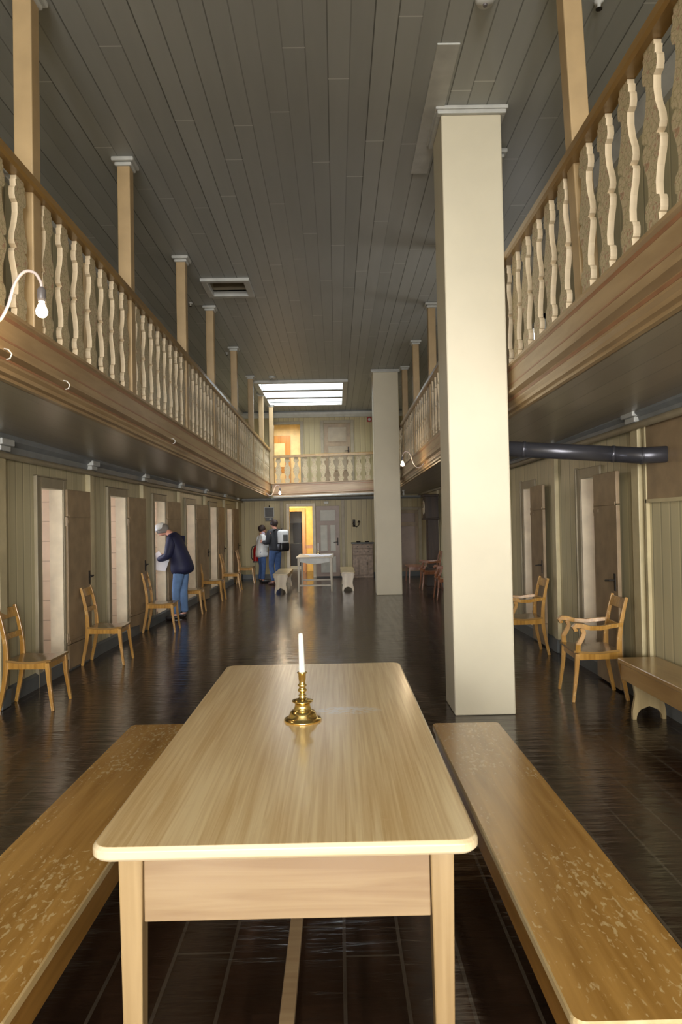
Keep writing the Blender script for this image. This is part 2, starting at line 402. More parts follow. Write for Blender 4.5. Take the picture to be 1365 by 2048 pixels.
# ceiling with the skylight shaft and the hatch cut out
SKY = (-1.79, .23, 15.95, 18.95)
HAT = (-1.74, -1.22, 9.42, 9.98)
m = MB()
def ceil_rect(x0, x1, y0, y1):
    n = max(1, int((y1 - y0) / 1.0)); vs = []
    m.prism([(x0, CZ), (x1, CZ), (x1, CZ + .06), (x0, CZ + .06)], 'Y', y0, y1, steps=n)
ys = [YB - .2, HAT[2], HAT[3], SKY[2], SKY[3], YF + .1]
for i in range(5):
    y0, y1 = ys[i], ys[i + 1]
    if i == 1: ceil_rect(-3.3, HAT[0], y0, y1); ceil_rect(HAT[1], 3.0, y0, y1)
    elif i == 3: ceil_rect(-3.3, SKY[0], y0, y1); ceil_rect(SKY[1], 3.0, y0, y1)
    else: ceil_rect(-3.3, 3.0, y0, y1)
m.warp(lambda x, y, z: (x, y, z + gz(y)))
struct(m.build('ceiling', 'ceiling'))

# skylight: shaft, frame, cross beams, glazing bars, panes
sk = empty('window_skylight', (-.78, 17.45, CZ + gz(17.45))); struct(sk)
zs = CZ + gz(17.45)
m = MB(); x0, x1, y0, y1 = SKY
for a in ((x0 - .10, x1 + .10, y0 - .10, y0 + .02), (x0 - .10, x1 + .10, y1 - .02, y1 + .10), (x0 - .10, x0 + .02, y0, y1), (x1 - .02, x1 + .10, y0, y1)):
    m.box(a[0], a[1], a[2], a[3], zs - .05, zs + .03)
m.build('frame', 'white', sk, world=True, bevel=.008)
m = MB()
for a in ((x0 - .03, x1 + .03, y0 - .03, y0), (x0 - .03, x1 + .03, y1, y1 + .03), (x0 - .03, x0, y0, y1), (x1, x1 + .03, y0, y1)):
    m.box(a[0], a[1], a[2], a[3], zs, zs + .42)
m.build('shaft', 'white', sk, world=True)
for yy in (16.95, 17.95):
    MB().box(x0, x1, yy - .10, yy + .10, zs - .03, zs + .20).build('cross_beam', 'beamgrey', sk, world=True, bevel=.01)
for i in range(1, 4):
    xx = x0 + (x1 - x0) * i / 4
    MB().box(xx - .025, xx + .025, y0, y1, zs + .24, zs + .32).build('glazing_bar', 'greytrim', sk, world=True)
MB().box(x0, x1, y0, y1, zs + .34, zs + .36).build('glass', 'sky', sk, world=True)
# hatch
ht = empty('ceiling_hatch', (-1.5, 9.7, CZ + gz(9.7))); tag(ht, 'open square hatch with pale wooden frame in the grey ceiling', 'hatch')
zs = CZ + gz(9.7); x0, x1, y0, y1 = HAT; m = MB()
for a in ((x0 - .08, x1 + .08, y0 - .08, y0 + .01), (x0 - .08, x1 + .08, y1 - .01, y1 + .08), (x0 - .08, x0 + .01, y0, y1), (x1 - .01, x1 + .08, y0, y1)):
    m.box(a[0], a[1], a[2], a[3], zs - .04, zs + .04)
m.build('frame', 'white', ht, world=True, bevel=.01)
m = MB()
for a in ((x0 - .03, x1 + .03, y0 - .03, y0), (x0 - .03, x1 + .03, y1, y1 + .03), (x0 - .03, x0, y0, y1), (x1, x1 + .03, y0, y1)):
    m.box(a[0], a[1], a[2], a[3], zs, zs + .3)
m.box(x0, x1, y0, y1, zs + .3, zs + .32)
m.build('recess', 'casing', ht, world=True)
# repair board beside the column
m = MB(); m.box(.79, .955, 4.84, 6.63, CZ - .012, CZ + .005); m.warp(lambda x, y, z: (x, y, z + gz(y)))
tag(m.build('ceiling_board', 'white', bevel=.003), 'pale grey patch board nailed under the ceiling beside the near column', 'board')

# ---------------------------------------------------------------- walls
PIL_L = [6.14, 8.39, 10.62, 12.85, 15.05, 17.3, 19.3]
OPEN_L = [(4.70, 5.27), (7.02, 7.60), (9.17, 9.86), (11.28, 11.93), (13.45, 14.15), (15.65, 16.4), (17.75, 18.45)]
TOPD = 2.02
def wall_with_doors(x0, x1, ya, yb, openings, ztop, warp, name, mat):
    m = MB(); y = ya
    def seg(a, b, z0, z1):
        n = max(1, int((b - a) / .8))
        m.prism([(x0, z0), (x1, z0), (x1, z1), (x0, z1)], 'Y', a, b, steps=n)
    for a, b in openings:
        seg(y, a, 0, ztop); seg(a, b, TOPD, ztop); y = b
    seg(y, yb, 0, ztop)
    m.warp(warp)
    return struct(m.build(name, mat))
wall_with_doors(WL - .12, WL, YB, YF, OPEN_L, 5.2, warpL, 'wall_left', 'wallY')
OPEN_R = [(6.88, 7.36), (9.12, 9.62), (11.4, 12.0), (13.6, 14.2)]
wall_with_doors(WR, WR + .12, YB, YF, OPEN_R, 5.2, warpR, 'wall_right', 'wallY')
# back wall behind the photographer, with window openings
m = MB()
xs = [-3.3, -2.3, -1.2, -.55, .55, 1.2, 2.3, 2.9]
for i in range(7):
    if i % 2 == 0: m.box(xs[i], xs[i + 1], YB - .1, YB, 0, 5.2)
    else:
        m.box(xs[i], xs[i + 1], YB - .1, YB, 0, 1.0); m.box(xs[i], xs[i + 1], YB - .1, YB, 2.5, 3.4); m.box(xs[i], xs[i + 1], YB - .1, YB, 4.3, 5.2)
struct(m.build('wall_back', 'wallX'))
k = 0
for i in (1, 3, 5):
    for (za, zb) in ((1.0, 2.5), (3.4, 4.3)):
        k += 1; m = MB(); a, b = xs[i], xs[i + 1]
        for q in (a, (a + b) / 2 - .03, b - .06): m.box(q, q + .06, YB - .09, YB - .03, za, zb)
        for q in (za, (za + zb) / 2 - .02, zb - .06): m.box(a, b, YB - .085, YB - .035, q, q + .05)
        struct(m.build('window_%d' % k, 'white'))
# far wall: lower doorway, upper doorway
m = MB()
DX0, DX1, DZ = -1.38, -.70, 2.10      # lower opening
UX0, UX1, UZ0, UZ1 = -1.80, -1.02, 2.8, 4.52
m.box(-3.2, UX0, YF, YF + .12, 0, 5.2)
m.box(UX0, DX0, YF, YF + .12, 0, UZ0)
m.box(DX0, DX1, YF, YF + .12, DZ, UZ0)
m.box(UX0, UX1, YF, YF + .12, UZ1, 5.2)
m.box(UX1, DX1, YF, YF + .12, UZ0, 5.2)
m.box(DX1, 2.8, YF, YF + .12, 0, 5.2)
struct(m.build('wall_far', 'wallX'))

# cells behind the left and right walls
def cells(xw, xb, pil, openings, name, sgn):
    m = MB()
    lo, hi = min(xw, xb), max(xw, xb)
    for y in pil: m.box(lo, hi, y - .05, y + .05, 0, 2.42)
    a, b = (lo - .1, lo) if sgn < 0 else (hi, hi + .1)
    m.box(a, b, pil[0] - .05, pil[-1] + .05, 0, 2.42)
    m.box(lo - .05, hi + .05, pil[0], pil[-1], 2.42, 2.48)
    struct(m.build(name, 'logs'))
cells(-4.95, WL - .125, [3.9] + PIL_L[:-1] + [19.5], OPEN_L, 'wall_cells_left', -1)
PIL_R = [5.95, 8.2, 10.4, 12.6, 14.8]
cells(WR + .125, 4.5, PIL_R, OPEN_R, 'wall_cells_right', 1)
pl = [3.9] + PIL_L[:-1] + [19.5]
for i in range(len(pl) - 1):
    yc = (pl[i] + pl[i + 1]) / 2 - .1; k += 1
    wn = empty('window_%d' % k, (-4.93, yc, 1.1)); struct(wn)
    MB().box(0, .02, -.35, .35, 0, .9).build('pane', 'cellsky', wn)
    mm = MB()
    for a in (-.38, -.02, .34): mm.box(0, .05, a, a + .04, -.04, .94)
    for a in (-.04, .45, .9): mm.box(0, .05, -.38, .38, a, a + .04)
    mm.build('frame', 'white', wn)
for i in range(len(PIL_R) - 1):
    yc = (PIL_R[i] + PIL_R[i + 1]) / 2; k += 1
    wn = empty('window_%d' % k, (4.48, yc, 1.1)); struct(wn)
    MB().box(-.02, 0, -.3, .3, 0, .8).build('pane', 'cellsky', wn)
    mm = MB()
    for a in (-.33, -.02, .29): mm.box(-.05, 0, a, a + .04, -.04, .84)
    for a in (-.04, .4, .8): mm.box(-.05, 0, -.33, .33, a, a + .04)
    mm.build('frame', 'white', wn)

for y in (8.9, 11.3, 13.7):      # frames added around the gallery lamps; the wall has no opening there
    k += 1; X = WR + wr(y); m = MB()
    for a in (-.42, -.015, .35): m.box(X - .035, X - .001, y + a, y + a + (.03 if a == -.015 else .07), 3.33, 4.17)
    for a in (3.33, 3.735, 4.10): m.box(X - .035, X - .001, y - .42, y + .42, a, a + (.03 if a == 3.735 else .07))
    struct(m.build('window_%d' % k, 'white'))

# baseboards
def base_run(x0, x1, ya, yb, openings, warp, name):
    m = MB(); y = ya
    for a, b in list(openings) + [(yb, yb)]:
        if a - y > .05: m.prism([(x0, 0), (x1, 0), (x1, .13), (x0, .15)] if x0 < 0 else [(x0, 0), (x1, 0), (x1, .15), (x0, .13)], 'Y', y, a, steps=4)
        y = b
    m.warp(warp); struct(m.build(name, 'baseboard'))
base_run(WL, WL + .035, YB, YF, [], warpL, 'baseboard_left')
base_run(WR - .035, WR, YB, YF, [], warpR, 'baseboard_right')
m = MB(); m.box(-2.83, DX0 - .1, YF - .03, YF, 0, .13); m.box(DX1 + .1, 2.5, YF - .03, YF, 0, .13); struct(m.build('baseboard_far', 'baseboard'))

# cornices under the galleries with the thin pipe, cornices of the upper walls
tn = 0
def trim(mb, mat, warp=None, bevel=0, smooth=False):
    global tn
    tn += 1
    if warp: mb.warp(warp)
    return struct(mb.build('trim_%d' % tn, mat, bevel=bevel, smooth=smooth))
m = MB(); m.prism([(WL, 2.30), (WL + .04, 2.30), (WL + .05, 2.36), (WL + .10, 2.40), (WL + .10, 2.455), (WL, 2.455)], 'Y', YB, YF, steps=12); trim(m, 'greytrim', warpL)
m = MB(); m.prism([(WR, 2.42), (WR - .04, 2.42), (WR - .05, 2.46), (WR - .09, 2.49), (WR - .09, 2.52), (WR, 2.52)], 'Y', YB, YF, steps=12); trim(m, 'greytrim', warpR)
m = MB(); m.prism([(WL, 4.86), (WL + .05, 4.86), (WL + .12, 4.96), (WL + .12, 5.01), (WL, 5.01)], 'Y', YB, YF, steps=12); m.warp(lambda x, y, z: (x + wl(y), y, z + gz(y))); trim(m, 'white')
m = MB(); m.prism([(WR, 4.86), (WR - .05, 4.86), (WR - .12, 4.96), (WR - .12, 5.01), (WR, 5.01)], 'Y', YB, YF, steps=12); m.warp(lambda x, y, z: (x + wr(y), y, z + gz(y))); trim(m, 'white')
m = MB(); m.prism([(YF, 4.72), (YF - .05, 4.72), (YF - .10, 4.80), (YF - .10, 4.86), (YF, 4.86)], 'X', -2.8, 2.5); trim(m, 'white')
m = MB(); m.box(-2.8, 2.5, YF - .035, YF, 4.86, 4.92); trim(m, 'greytrim')
m = MB(); m.prism([(YF, 2.28), (YF - .05, 2.28), (YF - .08, 2.32), (YF - .08, 2.36), (YF, 2.36)], 'X', -2.8, 2.5); trim(m, 'greytrim')

def long_pipe(name, x, z, warp, r, mat, label, ya=2.5, yb=19.9):
    path = [(x, ya + (yb - ya) * i / 24, z) for i in range(25)]
    path = [warp(*p) for p in path]
    o = MB().tube(path, r, 12).build(name, mat, smooth=True); tag(o, label, 'pipe'); return o
long_pipe('heating_pipe', WL + .075, 2.262, warpL, .030, 'casing', 'tan pipe running high along the left wall under the gallery')
long_pipe('heating_pipe', WR - .075, 2.385, warpR, .032, 'casing', 'tan pipe running high along the right wall behind the stove pipe')

# wall pilasters with capitals and small feet, lower and upper
def pilaster(y, side, upper, label):
    X = (WL + wl(y)) if side < 0 else (WR + wr(y)); s = -side
    wd = .065 if side < 0 else .07
    z0, z1 = (0, 2.30) if not upper else (2.86, 4.86 + gz(y))
    if side > 0 and not upper: z1 = 2.42
    base = empty('wall_post', (X, y, z0)); tag(base, label, 'post', 'wall posts')
    d = .06 if side < 0 else .05
    a, b = sorted((0, s * d))
    mt = 'cream' if not upper else 'post'
    MB().box(a, b, -wd, wd, 0, z1 - z0).build('shaft', mt, base, bevel=.006)
    a, b = sorted((0, s * (d + .035)))
    a2, b2 = sorted((0, s * (d + .06)))
    MB().box(a, b, -wd - .03, wd + .03, z1 - z0, z1 - z0 + .05).box(a2, b2, -wd - .055, wd + .055, z1 - z0 + .05, z1 - z0 + .11).build('capital', 'white', base, bevel=.01)
    if not upper: MB().box(*sorted((0, s * (d + .02))), -wd - .02, wd + .02, 0, .16).build('foot', 'baseboard', base, bevel=.01)
ordn = ['nearest', 'second', 'third', 'fourth', 'fifth', 'sixth', 'seventh', 'eighth', 'ninth']
for i, y in enumerate(PIL_L): pilaster(y, -1, False, 'cream wall post on the lower left wall, %s counting from the viewer' % ordn[i])
for i, y in enumerate([5.95, 8.2, 10.4, 12.6, 14.8, 17.0]): pilaster(y, 1, False, 'cream wall post on the lower right wall, %s counting from the viewer' % ordn[i])
for i, y in enumerate([4.2] + PIL_L[:-1]): pilaster(y, -1, True, 'tan wall post above the left gallery, %s counting from the viewer' % ordn[i])

# ---------------------------------------------------------------- doors along the side walls
dn = 0
def casing(x, s, ya, yb, warp):
    """door casing around an opening of a side wall"""
    m = MB(); d = .025
    a, b = sorted((x, x + s * d))
    m.box(a, b, ya - .11, ya, .0, TOPD + .11); m.box(a, b, yb, yb + .07, .0, TOPD + .11); m.box(a, b, ya, yb, TOPD, TOPD + .11)
    a, b = sorted((x, x + s * (d + .012)))
    m.box(a, b, ya - .125, ya - .10, 0, TOPD + .125); m.box(a, b, ya - .125, yb + .07, TOPD + .11, TOPD + .125)
    trim(m, 'casing', warp, bevel=.004)
    m = MB(); a, b = sorted((x + s * .02, x - s * .125))
    m.box(a, b, yb - .03, yb, .0, TOPD); m.box(a, b, ya, ya + .025, .0, TOPD); m.box(a, b, ya, yb, 0, .05)
    trim(m, 'jamb', warp)
def leaf(x, y, ang, width, s, label, mat='leaf', zt=2.03, wear=True):
    """door leaf hinged at x, y; local +Y runs along the leaf"""
    global dn
    dn += 1
    o = empty('door_%d' % dn, (x, y, .02), ang); struct(o); o['label'] = label
    a, b = sorted((0, s * .035))
    m = MB(); h = zt - .02
    for z0, z1 in ((0, .27), (.275, h * .845), (h * .85, h)): m.box(a, b, 0, width, z0, z1)
    m.build('leaf', mat, o, bevel=.004)
    q = s * .035
    mm = MB()
    for z in (.285, h * .845): mm.box(*sorted((q, q + s * .008)), .02, width - .02, z, z + .03)
    mm.build('ledge', mat, o)
    mm = MB().tube([(q, width - .07, 1.0), (q + s * .05, width - .07, 1.0), (q + s * .055, width - .17, .99)], .009, 8); mm.box(*sorted((q, q + s * .006)), width - .09, width - .05, .9, 1.06)
    mm.build('handle', 'darkiron', o)
    for z in (.35, 1.65):
        mm = MB().tube([(s * .02, -.012, z - .05), (s * .02, -.012, z + .05)], .012, 8); mm.box(*sorted((q, q + s * .005)), 0, .14, z - .015, z + .015)
        mm.build('hinge', mat, o)
    return o
for i, (a, b) in enumerate(OPEN_L):
    casing(WL, 1, a, b, warpL)
    ang = [1, 1, 5, 5, 9, 2, 3][i]
    yh = b + .05; xx = WL + wl(yh) + .012
    dlt = math.degrees(math.atan(.25 / 10.1)) if yh > 10 else 0
    leaf(xx, yh, -R(ang + dlt), .60 if i == 0 else .68, 1, 'brown plank door folded back on the left wall, %s from the viewer' % ordn[i])
for i, (a, b) in enumerate(OPEN_R):
    m = MB(); x = WR; s = -1; d = .025
    m.box(x - d, x, a - .07, a, 0, TOPD + .11); m.box(x - d, x, b, b + .11, 0, TOPD + .11); m.box(x - d, x, a, b, TOPD, TOPD + .11)
    m.box(x - d - .012, x, b + .10, b + .125, 0, TOPD + .125)
    trim(m, 'casing', warpR, bevel=.004)
    m = MB(); m.box(x - .02, x + .125, b - .03, b, 0, TOPD); m.box(x - .02, x + .125, a, a + .025, 0, TOPD); m.box(x - .02, x + .125, a, b, 0, .05)
    trim(m, 'jamb', warpR)
    w_ = [.62, .60, .6, .6][i]
    xx = WR + wr(a) - .035
    # leaf runs from the hinge towards the viewer
    leaf(xx, a - .02, math.pi - R([2.5, 2, 4, 4][i]), w_, 1, 'brown plank door standing open against the right wall, %s from the viewer' % ordn[i])

# right wall near bay: smooth upper panel, rail between
m = MB(); m.box(WR - .02, WR, 2.2, 5.80, 1.74, 2.42); trim(m, 'leaf')
m = MB(); m.box(WR - .03, WR, 2.2, 5.80, 1.72, 1.75); m.box(WR - .03, WR, 5.78, 5.82, .15, 2.42); trim(m, 'cream')

# ---------------------------------------------------------------- galleries
def fascia_profile(x, s, zt, zb):
    # s = +1 when the hall lies towards +x ; returns closed polygon in (x, z)
    p = [(-.10, zt), (.03, zt), (.03, zt - .02), (.012, zt - .03), (.012, zt - .215), (.032, zt - .225), (.032, zt - .245), (-.01, zt - .262), (-.012, zb + .075), (-.03, zb + .055), (-.03, zb + .03), (-.055, zb + .02), (-.055, zb), (-.10, zb)]
    return [(x + s * a, z) for a, z in p]
def gallery(name, x, s, zt, zb, xw, warp, label, ya=-5.45, yb=19.0):
    g = empty(name, (x, ya, zb)); tag(g, label, 'gallery')
    MB().prism(fascia_profile(x, s, zt, zb), 'Y', ya, yb, steps=14).warp(warp).build('fascia', 'fascia', g, world=True)
    inner = x - s * .09; wf = wl if s > 0 else wr
    def wd(X, Y, Z):
        q = warp(X, Y, Z)
        return q if abs(X - inner) < 1e-6 else (xw + wf(Y), q[1], q[2])
    MB().prism([(inner, zb), (xw, zb), (xw, zt - .03), (inner, zt - .03)], 'Y', ya, YF, steps=16).warp(wd).build('deck', 'soffit', g, world=True)
    for zz, tt in ((zt - .045, .012), (zt - .17, .006)):
        MB().box(*sorted((x + s * .012, x + s * .0135)), ya, yb, zz - tt, zz + tt).warp(lambda X, Y, Z: warp(X, Y, Z)).build('painted_line', 'redline', g, world=True)
    MB().box(*sorted((x - s * .012, x - s * .009)), ya, yb, zb + .09, zb + .112).warp(warp).build('painted_line', 'redline', g, world=True)
    return g
XL, ZLT, ZLB, ZLR = -1.858, 2.822, 2.456, 3.762
XR, ZRT, ZRB, ZRR = 1.48, 2.885, 2.505, 3.82
gallery('gallery', XL, 1, ZLT, ZLB, WL, galL, 'long tan gallery deck along the left wall with moulded fascia')
gallery('gallery', XR, -1, ZRT, ZRB, WR, galR, 'long tan gallery deck along the right wall with moulded fascia')

BAL = [(0, .05), (.03, .05), (.034, .062), (.08, .056), (.085, .068), (.10, .074), (.14, .076), (.17, .066), (.185, .040), (.25, .037), (.33, .052), (.41, .082), (.46, .090), (.485, .078), (.5, .052)]
BAL = BAL + [(1 - t, w_) for t, w_ in reversed(BAL[:-1])]
def baluster_mesh(h, axis):
    m = MB(); left = [(-w_, t * h) for t, w_ in BAL]; right = [(w_, t * h) for t, w_ in reversed(BAL)]
    # build as strips so that the silhouette is concave-safe
    n = len(BAL); th = .018; vs = []
    for t, w_ in BAL:
        for (u, q) in ((-w_, -th), (w_, -th), (w_, th), (-w_, th)):
            vs.append((q, u, t * h) if axis == 'Y' else (u, q, t * h))
    fs = []; mi = []
    for i in range(n - 1):
        for k in range(4):
            fs.append((4 * i + k, 4 * i + (k + 1) % 4, 4 * i + 4 + (k + 1) % 4, 4 * i + 4 + k)); mi.append(0 if k in (0, 2) else 1)
    fs += [(3, 2, 1, 0), tuple(4 * n - 4 + k for k in range(4))]; mi += [1, 1]
    m.add(vs, fs); m.mi = mi
    return m
def balustrade(x, s, zt, zr, warp, posts, pitch, n_before, label, ya, yb):
    g = empty('gallery_balustrade', (x, ya, zt)); tag(g, label, 'balustrade')
    rp = [(-.045, zr - .065), (.03, zr - .07), (.045, zr - .055), (.048, zr - .015), (.03, zr), (-.03, zr), (-.048, zr - .015)]
    MB().prism([(x + s * a, z) for a, z in rp], 'Y', ya, yb, steps=14).warp(warp).build('handrail', 'rail', g, world=True)
    h = zr - .068 - zt
    first = None
    ps = [ya] + list(posts) + [yb + .06]
    for i in range(len(ps) - 1):
        a, b = ps[i] + .09, ps[i + 1] - .03
        n = max(1, round((b - a) / pitch)); q = (b - a) / n
        for j in range(n):
            y = a + q * (j + .5); p = Vector(warp(x - s * .022, y, zt)) - Vector(g.location)
            if first is None:
                first = baluster_mesh(h, 'Y').build('baluster', ['pattern', 'edge'], g); first.location = p
            else:
                c = first.copy(); C.objects.link(c); c.parent = g; c.location = p
    return g
PL = [4.26, 6.29, 8.57, 10.5, 12.89, 15.32, 17.36]
PR = [4.12, 6.25, 8.4, 10.52, 12.64, 14.68, 16.75]
balustrade(XL, 1, ZLT, ZLR, galL, PL, .262, 0, 'painted cut-out balustrade of the left gallery with ochre handrail', 1.2, 18.72)
balustrade(XR, -1, ZRT, ZRR, galR, PR, .268, 0, 'painted cut-out balustrade of the right gallery with ochre handrail', 1.2, 18.72)

def gallery_post(x, y, s, zt, warp, label, lean=0):
    """x is the face towards the hall; s=+1 hall lies at +x"""
    X, _, Z0 = warp(x, y, zt - .02); Z1 = CZ + gz(y)
    p = empty('gallery_post', (X, y, Z0)); tag(p, label, 'post', 'gallery posts')
    a, b = sorted((0, -s * .118)); H = Z1 - Z0
    m = MB().box(a, b, 0, .12, 0, H)
    sh = lambda x_, y_, z_: (x_ + lean * (z_ / H - .5), y_, z_)
    m.warp(sh).build('shaft', 'post', p, bevel=.008)
    m = MB().box(a - .02, b + .02, -.02, .14, H - .075, H - .04).box(a - .045, b + .045, -.045, .165, H - .04, H)
    m.warp(sh).build('capital', 'white', p, bevel=.012)
    return p
nm = ['nearest', 'second', 'third', 'fourth', 'fifth', 'sixth', 'seventh']
for i, y in enumerate(PL): gallery_post(XL, y, 1, ZLT, galL, 'tan square post on the left gallery edge, %s counting from the viewer' % nm[i])
for i, y in enumerate(PR): gallery_post(XR, y, -1, ZRT, galR, 'tan square post on the right gallery edge, %s counting from the viewer' % nm[i], lean=(-.085 if i == 0 else 0))
gallery_post(-1.70, 18.86, 1, 2.72, lambda x, y, z: (x, y, z), 'tan corner post where the left gallery meets the cross gallery')

# cross gallery at the far end, its right side a little higher
def xg(x, y, z): return (x, y, z + .022 * (x + 1.7))
YG = 18.9
g = empty('gallery', (-.3, YG, 2.33)); tag(g, 'short cross gallery in front of the far wall', 'gallery')
MB().prism([(YG - .02, 2.72), (YG + .1, 2.72), (YG + .1, 2.36), (YG + .02, 2.36), (YG + .02, 2.40), (YG, 2.42), (YG, 2.69), (YG - .02, 2.70)], 'X', -1.76, 1.6).warp(xg).build('fascia', 'fasciaX', g, world=True)
MB().box(-1.70, 1.46, YG + .06, YF, 2.40, 2.68).warp(lambda x, y, z: (x, y, z)).build('deck', 'soffit', g, world=True)
for zz in (2.65, 2.46): MB().box(-1.7, 1.48, YG - .004, YG + .001, zz - .008, zz + .008).warp(xg).build('painted_line', 'redline', g, world=True)
g = empty('gallery_balustrade', (-.3, YG, 2.72)); tag(g, 'short balustrade of the cross gallery at the far end', 'balustrade')
MB().prism([(YG - .05, 3.42), (YG + .04, 3.42), (YG + .05, 3.49), (YG - .03, 3.495), (YG - .05, 3.48)], 'X', -1.72, 1.5).warp(xg).build('handrail', 'rail', g, world=True)
fb = None
for i in range(13):
    x = -1.58 + i * .248
    p = Vector((x, YG + .02, 2.715 + .022 * (x + 1.7))) - Vector(g.location)
    if fb is None: fb = baluster_mesh(.71, 'X').build('baluster', ['pattern', 'edge'], g); fb.location = p
    else: c = fb.copy(); C.objects.link(c); c.parent = g; c.location = p
g = empty('gallery', (-.2, -3.4, 2.45)); tag(g, 'unseen deck added behind the photographer to block upward window light', 'gallery')
MB().box(-1.77, 1.39, YB + .01, -1.5, 2.47, 2.80).build('deck', 'soffit', g, world=True)  # out of view; depth chosen to shade the upper part of the near column
MB().box(-1.77, 1.39, -1.5, -1.47, 2.44, 2.84).build('fascia', 'fasciaX', g, world=True)
# white pipe along the foot of the cross gallery
o = MB().tube([xg(-1.72, YG - .03, 2.335), xg(-.2, YG - .03, 2.332), xg(1.35, YG - .03, 2.33)], .032, 12).build('white_pipe', 'white', smooth=True)
tag(o, 'white pipe running under the cross gallery at the far end', 'pipe')

# ---------------------------------------------------------------- columns
def column(x0, x1, y0, y1, label, lean=(0, 0)):
    zc = CZ + gz(y0); c = empty('chimney_column', ((x0 + x1) / 2, (y0 + y1) / 2, 0)); tag(c, label, 'column')
    sh = lambda x, y, z: (x + lean[0] * z / 5, y + lean[1] * z / 5, z)
    MB().box(x0, x1, y0, y1, 0, zc).warp(sh).build('shaft', 'column', c, world=True, bevel=.012)
    q = .035; m = MB()
    m.box(x0 - q, x1 + q, y0 - q, y0, zc - .06, zc - .01); m.box(x0 - q, x0, y0, y1 + q, zc - .06, zc - .01); m.box(x1, x1 + q, y0, y1 + q, zc - .06, zc - .01)
    q = .05; m.box(x0 - q, x1 + q, y0 - q, y0, zc - .03, zc); m.box(x0 - q, x0, y0, y1 + q, zc - .03, zc); m.box(x1, x1 + q, y0, y1 + q, zc - .03, zc)
    m.warp(sh).build('capital', 'white', c, world=True, bevel=.006)
column(.945, 1.445, 5.61, 6.08, 'tall square cream plastered column near the table', (-.012, 0))
column(.86, 1.42, 14.95, 15.45, 'tall square cream plastered column farther down the hall')

# ---------------------------------------------------------------- stove pipe
p = empty('stove_pipe', (1.9, 5.7, 2.15)); tag(p, 'dark grey stove pipe reaching from the near column to the right wall', 'stove pipe')
A, Bp, Cp, D = (1.44, 5.88, 2.215), (2.30, 5.62, 2.125), (2.50, 5.53, 2.10), (2.665, 5.43, 2.10)
MB().tube([A, Bp], .066, 24).build('pipe', 'iron', p, world=True, smooth=True)
MB().tube([Bp, Cp, D], .067, 24).build('elbow', 'iron', p, world=True, smooth=True)
for q in ((1.62, 5.825, 2.196), Bp, Cp):
    d = (Vector(Bp) - Vector(A)).normalized() * .012
    MB().tube([Vector(q) - d, Vector(q) + d], .071, 24).build('collar', 'iron', p, world=True, smooth=True)

# ---------------------------------------------------------------- near table
T = empty('dining_table', (-.152, 2.95, 0)); tag(T, 'long light oak table with rounded corners in the foreground', 'table')
def rounded(x0, x1, y0, y1, r, n=8):
    p = []
    for cx, cy, a0 in ((x1 - r, y1 - r, 0), (x0 + r, y1 - r, 90), (x0 + r, y0 + r, 180), (x1 - r, y0 + r, 270)):
        for i in range(n + 1):
            a = R(a0 + 90 * i / n); p.append((cx + r * math.cos(a), cy + r * math.sin(a)))
    return p
m = MB()
def slab(pr_in, pr_out, z0, z1, zr):
    n = len(pr_out); vs = [(x, y, z0) for x, y in pr_in] + [(x, y, z0 + zr) for x, y in pr_out] + [(x, y, z1 - zr) for x, y in pr_out] + [(x, y, z1) for x, y in pr_in]
    fs = [(k * n + i, k * n + (i + 1) % n, (k + 1) * n + (i + 1) % n, (k + 1) * n + i) for k in range(3) for i in range(n)]
    return vs, fs, n
W2, L2 = .517, 1.15
vs, fs, n = slab(rounded(-W2 + .008, W2 - .008, -L2 + .008, L2 - .008, .05), rounded(-W2, W2, -L2, L2, .055), .722, .76, .009)
m.add(vs, fs, 1); m.f += [tuple(reversed(range(n))), tuple(range(3 * n, 4 * n))]; m.mi += [1, 0]
m.build('tabletop', ['tabletop', 'tableedge'], T, smooth=False, bevel=.002)
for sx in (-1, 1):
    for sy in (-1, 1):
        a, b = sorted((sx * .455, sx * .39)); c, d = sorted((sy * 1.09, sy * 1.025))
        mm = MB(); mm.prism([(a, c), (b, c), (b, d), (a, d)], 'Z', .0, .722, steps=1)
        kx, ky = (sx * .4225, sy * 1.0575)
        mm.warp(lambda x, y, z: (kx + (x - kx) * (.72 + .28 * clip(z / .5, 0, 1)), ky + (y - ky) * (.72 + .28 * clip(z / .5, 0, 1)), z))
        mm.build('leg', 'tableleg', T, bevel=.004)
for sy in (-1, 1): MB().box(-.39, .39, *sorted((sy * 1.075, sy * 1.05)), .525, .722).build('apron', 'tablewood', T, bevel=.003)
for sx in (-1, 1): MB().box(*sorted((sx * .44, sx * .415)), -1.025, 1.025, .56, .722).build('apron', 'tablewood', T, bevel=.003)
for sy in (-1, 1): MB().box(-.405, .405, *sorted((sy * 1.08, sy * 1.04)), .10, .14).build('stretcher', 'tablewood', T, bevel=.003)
MB().box(-.045, .0, -1.04, 1.04, .105, .135).build('stretcher', 'tablewood', T, bevel=.003)

